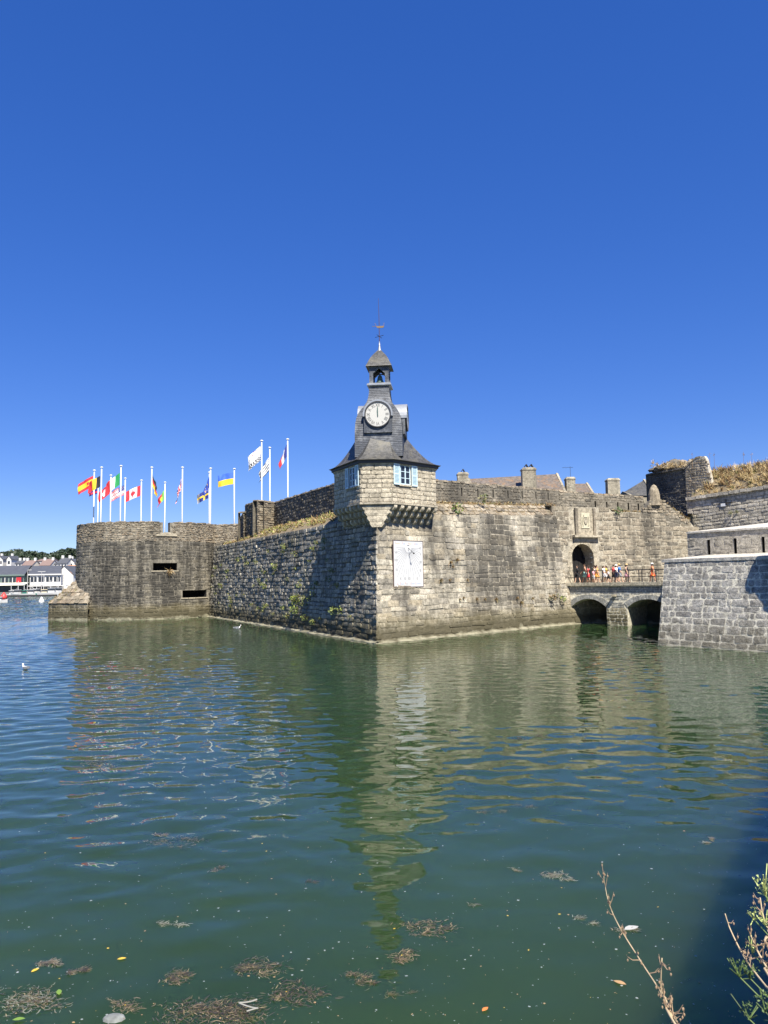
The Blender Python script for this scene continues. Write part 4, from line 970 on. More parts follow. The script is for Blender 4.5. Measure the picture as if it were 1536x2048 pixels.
# ---- text helper: flat lettering as thin meshes
def text_mesh(body, size, origin, tx, ty, depth=.004, align='CENTER'):
    cu = bpy.data.curves.new('t', 'FONT'); cu.body = body; cu.size = size; cu.align_x = align; cu.align_y = 'CENTER'; cu.resolution_u = 2
    to = bpy.data.objects.new('t', cu); me = to.to_mesh(); V = [A3(*v.co) for v in me.vertices]; Fs = [tuple(p.vertices) for p in me.polygons]
    to.to_mesh_clear(); bpy.data.objects.remove(to); bpy.data.curves.remove(cu)
    n = np.cross(tx, ty); return [origin + tx * p[0] + ty * p[1] + n * depth for p in V], Fs
M['numeral'] = plain('numeral_black', (.04, .04, .045), .6); M['dial'] = plain('clock_enamel', (.5, .49, .45), .4)
ROM = ['XII', 'I', 'II', 'III', 'IIII', 'V', 'VI', 'VII', 'VIII', 'IX', 'X', 'XI']
def clock(nn, tt, dep=2.05):
    ZCk, R1 = 16.72, .90
    o = AX + nn * dep + A3(0, 0, ZCk); upv = A3(0, 0, 1)
    # barrel dormer
    m = MB(); pr = [(-1.06, -1.35), (-1.06, 0)] + [(1.06 * math.cos(a), 1.06 * math.sin(a)) for a in np.linspace(math.pi, 0, 15)[1:-1]] + [(1.06, 0), (1.06, -1.35)]
    m.loft([[o - nn * .10 + tt * x + upv * y for x, y in pr], [o - nn * 1.7 + tt * x + upv * y for x, y in pr]]); dm = m.build('dormer', M['slate'], ct)
    m = MB(); arc = np.linspace(math.pi * 1.04, -math.pi * .04, 18)
    r = [[o + nn * d + tt * q * math.cos(a) + upv * q * math.sin(a) for d, q in ((-.09, 1.0), (.05, 1.0), (.05, 1.12), (-1.25, 1.12), (-1.25, 1.065), (-.09, 1.065))] for a in arc]
    m.loft(r); m.build('zinc_hood', M['zinc'], dm)
    m = MB(); ring = np.linspace(0, 2 * math.pi, 40, endpoint=False)
    m.loft([[o - nn * .09 + tt * R1 * math.cos(a) + upv * R1 * math.sin(a) for a in ring], [o + nn * .0 + tt * R1 * math.cos(a) + upv * R1 * math.sin(a) for a in ring]]); ck = m.build('clock_face', M['dial'], ct)
    m = MB()
    m.loft([[o + nn * d + tt * q * math.cos(a) + upv * q * math.sin(a) for a in ring] for d, q in ((-.08, R1 + .07), (.05, R1 + .07), (.05, R1 + .005), (-.02, R1 + .005))], cap=False); m.build('bezel', M['numeral'], ck)
    tx = tt if np.cross(tt, upv) @ nn > 0 else -tt
    for h in range(12):
        a = math.radians(90 - 30 * h); rad = A3(*(tx * math.cos(a) + upv * math.sin(a))); tang = np.cross(rad, nn); V, Fs = text_mesh(ROM[h], .36, o + rad * .69 + nn * .004, tang * .75, rad)
        m = MB(); m.add(V, Fs); m.build('numeral', M['numeral'], ck)
    for ang, L, w_ in ((90.5, .62, .06), (92.5, .40, .08)):
        a = math.radians(ang); rad = tx * math.cos(a) + upv * math.sin(a); tg = np.cross(rad, nn); m = MB(); b = o + nn * .03
        P = [b - rad * .18 - tg * w_ * .4, b - rad * .18 + tg * w_ * .4, b + rad * L * .8 + tg * w_ / 2, b + rad * L, b + rad * L * .8 - tg * w_ / 2]
        m.loft([P, [p + nn * .012 for p in P]]); m.build('hand', M['bronze'], ck)
clock(nb, tb); clock(tb, -nb); clock(-tb, nb, 1.6)

# ================================================================== SUNDIAL
def sundial():
    ua, ub = WR.u_at(787.5, 6.2), WR.u_at(845.5, 6.2); Y = WR.P((ua + ub) / 2, 6)[1]
    z0, z1 = at(817, 1173.5, Y)[2], at(816, 1082.3, Y)[2]
    tx, upv, nn = WR.t, A3(0, 0, 1), WR.n; c = WR.P((ua + ub) / 2 - .3, (z0 + z1) / 2) + nn * .21; W_, Hh = (ub - ua), z1 - z0
    ty = upv; nn = np.cross(tx, ty)
    th = thing('sundial', 'white rectangular painted sundial hung on the sunlit bastion wall', 'sundial', c)
    def P(x, y, d=0.0): return c + tx * x * W_ / 2 + ty * y * Hh / 2 + nn * d
    m = MB(); m.frame_box(P(-1, -1, -.08), tx * W_, ty * Hh, nn * .08); m.build('board', plain('sundial_white', (.6, .6, .588), .5), th)
    m = MB()
    for (x, y, dx, dy) in ((-1.012, -1.008, W_ * 1.012, .03), (-1.012, .998, W_ * 1.012, .03)): m.frame_box(P(x, y, -.06), tx * dx, ty * dy, nn * .085)
    for x in (-1.012, .998): m.frame_box(P(x, -.999, -.06), tx * .03, ty * Hh * .998, nn * .085)
    m.build('edge_trim', plain('sundial_trim', (.14, .09, .08), .6), th)
    line = plain('sundial_line', (.22, .23, .26), .6); o = (0.0, .69)
    m = MB()
    for i in range(25):
        a = math.radians(-180 + 7.5 * i); dx, dy = math.cos(a) * W_ * .5 / (W_ / 2), math.sin(a)
        lim = min(.80 / abs(math.cos(a)) if abs(math.cos(a)) > 1e-3 else 99, (1.28 * Hh / W_) / abs(math.sin(a)) if abs(math.sin(a)) > 1e-3 else 99) * W_ / 2
        r0, r1 = .36, lim * (1 if i % 2 == 0 else .9)
        if r1 < r0: continue
        d = tx * math.cos(a) + ty * math.sin(a); s_ = np.cross(nn, d) * .013; b = P(*o, .003)
        m.add([b + d * r0 - s_, b + d * r1 - s_, b + d * r1 + s_, b + d * r0 + s_], [(0, 1, 2, 3)])
    m.build('hour_lines', line, th)
    m = MB()
    for rr, wd in ((.17, .012), (.36, .018)):
        A_ = np.linspace(math.pi, 2 * math.pi, 20); b = P(*o, .005)
        m.loft([[b + tx * rr * math.cos(a) + ty * rr * math.sin(a), b + tx * (rr + wd) * math.cos(a) + ty * (rr + wd) * math.sin(a)] for a in A_], closed=False, cap=False)
    m.build('dial_arcs', line, th)
    # tapering grey wedge and floral sun painted in the middle
    m = MB(); m.add([P(-.02, .5, .002), P(-.36, -.22, .002), P(.02, -.22, .002)], [(0, 1, 2)]); m.build('painted_wedge', plain('sundial_pale_grey', (.66, .67, .67), .6), th)
    nm = plain('sundial_numeral', (.12, .12, .14), .6)
    for tx_, x, y in (('VII', -.84, .48), ('VIII', -.84, .15), ('IX', -.80, -.27), ('X', -.55, -.65), ('XI', -.25, -.65), ('XII', .02, -.65), ('I', .30, -.65), ('II', .58, -.65), ('III', .82, -.30), ('IIII', .84, .07), ('V', .84, .42), ('VI', .82, .68)):
        V, Fs = text_mesh(tx_, .30, P(x, y), tx * .85, ty, .004); m = MB(); m.add(V, Fs); m.build('numeral', nm, th)
    red, blue, och, grey = (plain('ink_red', (.62, .22, .2), .6), plain('ink_blue', (.25, .33, .5), .6), plain('ink_ochre', (.55, .42, .2), .6), plain('ink_grey', (.3, .32, .34), .6))
    def motto(words, y, x0, x1):
        tot = sum(len(q) + .7 for q, _ in words); x = x0
        for q, mt in words:
            wd = (x1 - x0) * (len(q) + .7) / tot
            V, Fs = text_mesh(q[0], .235, P(x, y), tx, ty, .004, 'LEFT'); m = MB(); m.add(V, Fs); m.build('letter', red, th)
            k = (x1 - x0) / tot * W_ / 2 / .115 * .95
            V, Fs = text_mesh(q[1:], .19, P(x + 1.05 * (x1 - x0) / tot, y - .006), tx * k, ty, .004, 'LEFT'); m = MB(); m.add(V, Fs); m.build('lettering', mt, th)
            x += wd
    motto((('Tempus', och), ('Fugit', blue), ('Velut', och), ('Umbra', blue)), .885, -.92, .80)
    motto((('Le', blue), ('Temps', blue), ('Passe', grey), ('Comme', blue), ("L'Ombre", blue)), -.86, -.80, .93)
    m = MB(); m.ell(P(-.88, -.855, .004), .03, .03, .01); m.ell(P(.88, .9, .004), .06, .02, .02); m.build('ornament', nm, th)
    m = MB(); b = P(0, .69, 0); tip = b + nn * .55 + A3(0, 0, -.42); m.tube([b, tip], [.02, .012], 6); m.tube([P(.02, .38, 0), b + (tip - b) * .7], .01, 5); g = m.build('gnomon', M['iron'], th)
    m = MB(); m.ell(tip, .07, .07, .07, 8, 5); m.build('tip_disc', M['iron'], g)
    m = MB(); V = [P(-.1, .795, .005), P(0, .775, .005), P(.1, .795, .005), P(0, .815, .005)]; m.add(V, [(0, 1, 2, 3)]); m.build('painted_eye', nm, th)
sundial()

# ================================================================== FLAGPOLES
FM = {k: plain('flag_' + k, c, .8) for k, c in dict(red=(.62, .03, .045), blue=(.02, .06, .36), yellow=(.8, .55, .03), black=(.025, .025, .03), white=(.8, .8, .8), green=(.02, .28, .08), navy=(.02, .03, .2), ukblue=(.05, .14, .62), lime=(.25, .6, .12), grey=(.35, .36, .4), pink=(.75, .3, .35)).items()}
FK = list(FM)
def des(name, u, v):
    if name == 'spain': return 'yellow' if .27 < v < .73 and not (.25 < u < .42 and .38 < v < .62) else 'red'
    if name == 'belgium': return 'black' if u < .34 else ('yellow' if u < .67 else 'red')
    if name == 'italy': return 'green' if u < .34 else ('white' if u < .67 else 'red')
    if name == 'switz': return 'white' if (abs(u - .5) < .1 and abs(v - .5) < .34) or (abs(v - .5) < .14 and abs(u - .5) < .24) else 'red'
    if name == 'usa':
        if u < .42 and v < .54: return 'white' if (int(u * 24) + int(v * 14)) % 3 == 0 and int(v * 14) % 2 else 'navy'
        return 'red' if int(v * 13) % 2 == 0 else 'white'
    if name == 'canada':
        if u < .25 or u > .75: return 'red'
        x, y = abs(u - .5), v
        return 'red' if (x < .045 and .15 < y < .85) or (x < .17 - abs(y - .5) * .35 and .33 < y < .66) else 'white'
    if name == 'germany': return 'black' if v < .34 else ('red' if v < .67 else 'yellow')
    if name == 'portugal': return 'lime' if u < .4 else ('yellow' if (u - .45) ** 2 + (v - .5) ** 2 < .035 else 'red')
    if name == 'uk':
        if abs(u - .5) < .08 or abs(v - .5) < .12: return 'red'
        if abs(u - .5) < .14 or abs(v - .5) < .2: return 'white'
        d = min(abs(u - v), abs(u - (1 - v))); return 'red' if d < .05 else ('white' if d < .12 else 'navy')
    if name == 'eu':
        r = math.hypot((u - .5) * 1.5, v - .5); return 'yellow' if .24 < r < .33 and int(math.degrees(math.atan2(v - .5, u - .5)) / 15 + 12) % 2 == 0 else 'blue'
    if name == 'sweden': return 'yellow' if .3 < u < .42 or .42 < v < .58 else ('grey' if u > .75 else 'navy')
    if name == 'ukraine': return 'ukblue' if v < .5 else 'yellow'
    if name == 'spots':
        h = (int(u * 22) * 7 + int(v * 16) * 13 + int(u * 9) * int(v * 11)) % 9
        return ('black' if v > .62 and h < 5 else ('grey' if h in (0, 5) else ('red' if h == 3 and .2 < u < .7 else 'white')))
    if name == 'brittany':
        if u < .4 and v < .45: return 'black' if (int(u * 20) % 3 == 1 and int(v * 16) % 3 == 1) else 'white'
        return 'black' if int(v * 9) % 2 == 0 else 'white'
    if name == 'france': return 'navy' if u < .34 else ('white' if u < .67 else 'red')
    if name == 'dark': return 'navy' if v < .55 else ('red' if v < .8 else 'navy')
    return 'white'
DESC = dict(spain='red and yellow banded', belgium='black yellow and red', italy='green white and red tricolour', switz='red with white cross', usa='striped red and white', canada='red and white with red maple leaf', germany='limp black red and gold', portugal='small green and red', uk='limp red white and blue crossed', eu='dark blue with ring of yellow stars', sweden='blue and yellow crossed', ukraine='blue over yellow', spots='white speckled', brittany='black and white striped', france='limp blue white and red tricolour', dark='dark blue and red')
poles = [  # column at foot, top row, design, fly (along, down), flag length, hoist, flag start below top
 (187, 942, 'spain', (.86, .42), 2.3, 1.5, .7), (195.5, 975, 'dark', (.8, .2), 1.7, 1.0, .1), (201.5, 936, 'belgium', (.8, .35), 2.1, 1.5, 1.1), (220.5, 952, 'switz', (.82, .5), 2.1, 1.5, 1.2),
 (240.5, 933, 'italy', (.78, .55), 2.4, 1.6, .9), (249.5, 958, 'usa', (.85, .4), 2.2, 1.45, 1.0), (282, 962, 'canada', (.9, .32), 2.4, 1.6, .75), (302.5, 936, 'germany', (-.3, .9), 2.2, 1.5, .9), (329.5, 966, 'portugal', (.52, .72), 1.9, 1.5, 1.2), (364.3, 936, 'uk', (.28, .95), 2.3, 1.5, 1.5),
 (418.5, 946, 'sweden', (.85, .3), 2.1, 1.3, 2.4), (420.8, 938, 'eu', (.33, .82), 2.4, 1.6, 1.0), (468.5, 939, 'ukraine', (.95, .12), 2.2, 1.65, .45), (523.5, 882, 'spots', (.72, .58), 2.2, 1.9, .65), (539.8, 896, 'brittany', (.55, .72), 2.5, 1.9, 1.3), (575.8, 879, 'france', (.36, .8), 2.4, 1.6, .6)]
ORD = ['leftmost', 'second', 'third', 'fourth', 'fifth', 'sixth', 'seventh', 'eighth', 'ninth', 'tenth', 'eleventh', 'twelfth', 'thirteenth', 'fourteenth', 'fifteenth', 'rightmost']
def flagpole(i, px, pyt, dn, fly, L, hoist, drop):
    hz = 1158.6 - (px - 770) * .0157
    ztop = 20.2 if px < 500 else 22.6; Y = (ztop - EYE) * FOC / (hz - pyt); Y *= .993
    foot = at(px, 1043 if px < 500 else 1000, Y); zb = 9.0
    x = foot[0]; rs = np.random.RandomState(300 + i)
    th = thing('flagpole', 'white flagpole flying the %s flag' % DESC[dn] + (' on the round tower' if px < 500 else ' behind the rear rampart'), 'flagpole', (x, Y, zb), 'flagpoles above the ramparts')
    m = MB(); m.tube([A3(x, Y, zb), A3(x, Y, (zb + ztop) / 2), A3(x, Y, ztop)], [.1, .085, .07], 10); m.build('pole', M['white'], th, smooth=True)
    m = MB(); m.lathe(A3(x, Y, ztop), [(.10, -.02), (.2, .02), (.2, .1), (.08, .16)], 10); m.build('pole_cap', M['white'], th)
    nu, nv = 30, 22; V = []; Fs = []; mi = []; az = rs.uniform(-.35, .35); d = A3(-fly[0] * math.cos(az), fly[0] * math.sin(az), -fly[1]); ph = rs.uniform(0, 6)
    for j in range(nv + 1):
        for k in range(nu + 1):
            u, v = k / nu, j / nv
            sag = -.22 * u * u * fly[0] * L * .5
            p = A3(x - .12 * np.sign(fly[0]), Y - .1, ztop - drop - v * hoist) + d * u * L + A3(0, 0, sag)
            rip = .16 * u ** .7 * math.sin(u * 9 + v * 2.2 + ph) + .07 * u * math.sin(u * 17 - v * 5 + ph * 2)
            p += A3(.25 * rip * fly[1], rip, .22 * rip)
            if abs(fly[1]) > .7:      # limp flags gather towards the pole
                p[0] += (.30 * math.sin(v * 7 + ph) * .3 - .12 * v) * u; p[2] += .2 * hoist * v * u * .9
            V.append(p)
    for j in range(nv):
        for k in range(nu):
            a = j * (nu + 1) + k; Fs.append((a, a + 1, a + nu + 2, a + nu + 1)); mi.append(FK.index(des(dn, (k + .5) / nu, (j + .5) / nv)))
    m = MB(); m.add(V, Fs); m.m = mi; m.build('flag', [FM[k] for k in FK], th, smooth=True)
for i, a in enumerate(poles): flagpole(i, *a)

# ================================================================== HOUSES BEHIND THE PARAPET
M['chimney'] = stone_mat('rendered_chimney', [(.36, .32, .24), (.4, .36, .27), (.33, .3, .23)], stain=.6, lichen=.2, tide=False, stain_lo=.46)
def prism_roof(m, a, b, dep, z0, z1, ridge_back):
    """mono view roof: eave a->b at z0, ridge behind at z1"""
    n = nrm(A3(-(b - a)[1], (b - a)[0], 0)); n = n if n[1] > 0 else -n
    r0, r1 = a + n * ridge_back, b + n * ridge_back; f0, f1 = a + n * 2 * ridge_back, b + n * 2 * ridge_back
    Z = lambda p, z: A3(p[0], p[1], z)
    V = [Z(a, z0), Z(b, z0), Z(r1, z1), Z(r0, z1), Z(f0, z0), Z(f1, z0)]
    m.add(V, [(0, 1, 2, 3), (3, 2, 5, 4), (0, 3, 4), (1, 5, 2)]); return V
def chimney(parent, pxa, pxb, pyt, pyb, Y, pots=0, cap='stone'):
    a, b = at(pxa, pyb, Y), at(pxb, pyb, Y); z1 = at((pxa + pxb) / 2, pyt, Y)[2]; w_ = b[0] - a[0]; c = (a + b) / 2; z0 = c[2] - 2.0
    m = MB(); m.loft([[A3(c[0] + sx * w_ / 2 * k, Y + .5 + sy * .55 * k, z) for sx, sy in ((-1, -1), (1, -1), (1, 1), (-1, 1))] for z, k in ((z0, 1), (z1 - .35, .97), (z1 - .33, 1.06), (z1 - .18, 1.06), (z1 - .12, .95), (z1, .8))]); ch = m.build('chimney', M['chimney'], parent)
    for i in range(pots):
        x = c[0] + (i - (pots - 1) / 2) * w_ * .36; m = MB()
        m.loft([[A3(x - .28, Y + .2, z1), A3(x + .02, Y + .2, z1 + .42), A3(x + .08, Y + .2, z1 + .38), A3(x - .18, Y + .2, z1)], [A3(x - .28, Y + .8, z1), A3(x + .02, Y + .8, z1 + .42), A3(x + .08, Y + .8, z1 + .38), A3(x - .18, Y + .8, z1)]])
        m.loft([[A3(x + .32, Y + .2, z1), A3(x + .08, Y + .2, z1 + .40), A3(x + .02, Y + .2, z1 + .36), A3(x + .22, Y + .2, z1)], [A3(x + .32, Y + .8, z1), A3(x + .08, Y + .8, z1 + .40), A3(x + .02, Y + .8, z1 + .36), A3(x + .22, Y + .8, z1)]])
        m.build('slate_cowl', M['iron'], ch)
    return ch
def house(label, Y, pxa, pxb, py_e0, py_e1, py_r0, py_r1, rb=4.0, mat='tile_brown', gable=True):
    a, b = at(pxa, py_e0, Y), at(pxb, py_e1, Y); z0 = min(a[2], b[2]); r = at(pxb, py_r1, Y + rb)
    h = thing('house', label, 'house', ((a[0] + b[0]) / 2, Y + rb, 9.0))
    m = MB(); n = A3(0, 1, 0)
    V = [A3(a[0], Y, 9), A3(b[0], Y, 9), A3(b[0], Y + 2 * rb, 9), A3(a[0], Y + 2 * rb, 9)]
    m.loft([V, [A3(p[0], p[1], z0 - .05) for p in V]]); m.build('wall', M['chimney'], h)
    m = MB(); za, zb = at(pxa, py_r0, Y + rb)[2], at(pxb, py_r1, Y + rb)[2]
    nr = 14; 
    for sgn in (0, 1):
        y0, y1 = (Y - .15, Y + rb) if not sgn else (Y + 2 * rb + .15, Y + rb)
        for k in range(nr):
            f0, f1 = k / nr, (k + 1) / nr; g = lambda xx, zz, f, up: A3(xx, y0 + (y1 - y0) * f, z0 + (zz - z0) * f + up)
            m.add([g(a[0], za, f0, .05), g(b[0], zb, f0, .05), g(b[0], zb, f1, .02), g(a[0], za, f1, .02), g(a[0], za, f0, 0), g(b[0], zb, f0, 0)], [(0, 1, 2, 3), (4, 5, 1, 0)])
    m.build('roof', M[mat], h)
    for xx, zz in ((a[0], za), (b[0], zb)):
        m = MB(); o = .12
        m.loft([[A3(xx - o, Y, z0 - 1), A3(xx - o, Y, z0 + .15), A3(xx - o, Y + rb, zz + .15), A3(xx - o, Y + 2 * rb, z0 + .15), A3(xx - o, Y + 2 * rb, z0 - 1)], [A3(xx + o, Y, z0 - 1), A3(xx + o, Y, z0 + .15), A3(xx + o, Y + rb, zz + .15), A3(xx + o, Y + 2 * rb, z0 + .15), A3(xx + o, Y + 2 * rb, z0 - 1)]]); m.build('gable', M['chimney'], h)
    return h
h1 = house('long low house roof of lichened slates with a double cowled chimney', 88, 946, 1131, 985, 985, 958, 948, 4.0)
chimney(h1, 1045, 1073, 934.5, 966, 88.2, 2); chimney(h1, 1133, 1151, 953.5, 970, 90, 0)
h2 = house('small slate roof just right of the long house roof', 92, 1154, 1188, 990, 990, 968, 967, 3.0)
chimney(h2, 1216, 1241, 956, 990, 93, 0)
h0 = house('hidden house whose single cowled chimney stands beside the clock tower', 90, 890, 940, 990, 990, 972, 972, 3.0); chimney(h0, 915.5, 937.5, 944, 970, 90, 1)
h3 = house('grey slate gable roof leaning against the dark ruined tower', 96, 1262, 1306, 992, 990, 985, 960, 3.0, 'slate_m')
an = MB(); q = at(1141, 952, 90.5); an.tube([q - A3(0, 0, .6), q + A3(0, 0, 1.15)], .02, 5); 
for k in range(5): an.tube([q + A3(-.75 + .24 * k, -.1, 1.05), q + A3(-.75 + .24 * k, .5, 1.05)], .012, 4)
an.tube([q + A3(-.9, .2, 1.05), q + A3(.4, .2, 1.05)], .014, 4); an.build('aerial', M['iron'], h1)

# ================================================================== FAR SHORE
YS = 312.0
m = MB(); m.box((-190, YS + 330, .25), 420, 660, 2.9); tag(m.build('harbour_quay', plain('quay_concrete', (.17, .165, .155), .9, var=.2, scale=.3)), kind='structure')
hm = MB(); rs = np.random.RandomState(3); nx_, ny_ = 40, 14
HX, HY = np.linspace(-900, -150, nx_), np.linspace(560, 1200, ny_)
def hill_z(x, y): return 1.5 + 40 * np.clip((y - 560) / 420, 0, 1) ** 1.2 * (.75 + .2 * math.sin(x * .013 + 1) + .12 * math.sin(x * .031))
hm.add([A3(x, y, hill_z(x, y)) for y in HY for x in HX], [(j * nx_ + i, j * nx_ + i + 1, (j + 1) * nx_ + i + 1, (j + 1) * nx_ + i) for j in range(ny_ - 1) for i in range(nx_ - 1)])
tag(hm.build('hillside', plain('hill_grass', (.06, .085, .03), .95, var=.3, scale=.05)), kind='structure')
# wood on the ridge, one mass of crowns
M['wood'] = leafmat('wood_foliage', (.03, .048, .024), .45)
wm = MB(); rs = np.random.RandomState(12)
for i in range(300):
    px = rs.uniform(-60, 190); Y = rs.uniform(760, 1000); prof_y = np.interp(px, [-60, 0, 40, 70, 95, 115, 128, 140, 160, 190], [1102, 1106, 1099, 1104, 1110, 1104, 1097, 1096, 1100, 1104])
    py = prof_y + 5 + abs(rs.normal(0, 9)); c = at(px, py, Y); r = rs.uniform(3.5, 6.5)
    for k in range(70):
        o = rs.normal(0, 1, 3); o /= np.linalg.norm(o); o = o * r * rs.uniform(.75, 1.05) * A3(1.1, 1, .8); o[2] = o[2] if o[2] > -r * .5 else -o[2]
        a = nrm(rs.normal(0, 1, 3)); b = nrm(np.cross(a, o)); sz = rs.uniform(.7, 1.5); p = c + o
        wm.add([p - a * sz, p + b * sz * .8, p + a * sz, p - b * sz * .8], [(0, 1, 2, 3)])
    wm.tube([c - A3(0, 0, r * 1.8), c], [.6, .4], 5)
tag(wm.build('woodland', M['wood'], kind='stuff'), 'dark green wooded ridge on the skyline beyond the harbour', 'woodland')

PAL = dict(white=plain('house_white', (.6, .59, .56), .8), cream=plain('house_cream', (.7, .64, .52), .8), rslate=plain('far_slate', (.085, .09, .10), .6, var=.2, scale=.6), rbrown=plain('far_brown_roof', (.2, .14, .12), .8), orange=plain('orange_tile', (.52, .2, .06), .8, var=.2, scale=.5), green=plain('cladding_green_grey', (.14, .19, .17), .7), dk=plain('far_window', (.03, .035, .045), .2), redp=plain('red_panel', (.4, .02, .03), .6), awn=plain('awning_cream', (.72, .70, .58), .8), grey=plain('house_grey', (.42, .41, .4), .8))
def shore_house(label, pxa, pxb, pyr, pye, pyb, Y, wall, roof, depth=10, chim=2, wins=3, ridge='x'):
    a, b = at(pxa, pyb, Y), at(pxb, pyb, Y); z0 = a[2]; ze = at((pxa + pxb) / 2, pye, Y)[2]; zr = at((pxa + pxb) / 2, pyr, Y)[2]
    x0, x1 = a[0], b[0]; h = thing('shore_house', label, 'house', ((x0 + x1) / 2, Y, z0), 'houses across the harbour')
    m = MB(); V = [A3(x0, Y, z0), A3(x1, Y, z0), A3(x1, Y + depth, z0), A3(x0, Y + depth, z0)]; m.loft([V, [A3(p[0], p[1], ze) for p in V]])
    if ridge == 'x':
        for x in (x0, x1): m.add([A3(x, Y, ze), A3(x, Y + depth, ze), A3(x, Y + depth / 2, zr)], [(0, 1, 2)])
    else:
        m.add([A3(x0, Y, ze), A3(x1, Y, ze), A3((x0 + x1) / 2, Y, zr - .15)], [(0, 1, 2)])
    m.build('wall', PAL[wall], h)
    m = MB(); o = .4
    if ridge == 'x':
        for ya, yb in ((Y - o, Y + depth / 2), (Y + depth + o, Y + depth / 2)):
            m.frame_box(A3(x0 - .2, ya, ze - .1), A3(x1 - x0 + .4, 0, 0), A3(0, yb - ya, zr - ze + .1), A3(0, 0, .25))
    else:
        xm = (x0 + x1) / 2
        for xa in (x0 - o, x1 + o): m.frame_box(A3(xa, Y - .3, ze - .1), A3(xm - xa, 0, zr - ze + .1), A3(0, depth, 0), A3(0, 0, .25))
    m.build('roof', PAL[roof], h)
    for k in range(chim):
        x = x0 + .6 if k == 0 else x1 - .6; m = MB(); m.box((x, Y + depth / 2, zr + .2), 1.1, 1.0, 2.6); m.build('chimney', PAL['white'], h)
    for k in range(wins):
        x = x0 + (k + .5) * (x1 - x0) / wins; zc = z0 + (ze - z0) * .6; m = MB(); m.box((x, Y - .05, zc), min(1.4, (x1 - x0) / wins * .45), .12, min(1.6, (ze - z0) * .4)); m.build('window', PAL['dk'], h)
    return h
S = shore_house
S('white gabled house high on the hillside at the left edge', -8, 5, 1112, 1119, 1134, 420, 'white', 'rslate', 10, 1, 2, 'y')
S('white house with a steep gable near the left edge of the far shore', 13, 22, 1112, 1119, 1134, 415, 'white', 'rslate', 10, 1, 1, 'y')
S('small grey roofed house in the hillside row', 22, 30, 1117, 1124, 1134, 425, 'cream', 'rslate', 10, 1, 2)
S('white house with low dark roof in the hillside row', 30, 43, 1121, 1127, 1136, 410, 'white', 'rslate', 9, 2, 2)
S('brown roofed house with two white chimneys on the far shore', 44, 64, 1121, 1131, 1137, 400, 'cream', 'rbrown', 10, 2, 2)
S('large flat grey house under the woods', 73, 101, 1118, 1122, 1137, 440, 'grey', 'rbrown', 12, 0, 3)
S('house with a wide brown roof between two chimneys above the white building', 79, 100, 1120, 1131, 1138, 400, 'white', 'rbrown', 10, 2, 2)
S('low white house with grey roof in the hillside row', 102, 114, 1124, 1128, 1138, 405, 'white', 'rslate', 10, 0, 2)
S('grey slate roofed house with two tall white chimneys', 115, 134, 1116, 1127, 1138, 395, 'white', 'rslate', 10, 2, 3)
S('white gabled house just left of the round tower', 134, 149, 1118, 1125, 1136, 400, 'white', 'rslate', 10, 1, 1, 'y')
S('white house at the tower edge of the far shore', 149, 166, 1121, 1127, 1140, 390, 'white', 'rslate', 10, 1, 2)
S('orange tiled white house beside the quay', 124, 168, 1131, 1147, 1176, 345, 'white', 'orange', 13, 0, 2)
S('big plain white gable wall beside the harbour hall', 110, 146, 1132, 1150, 1180, 330, 'white', 'rslate', 12, 0, 0, 'y')
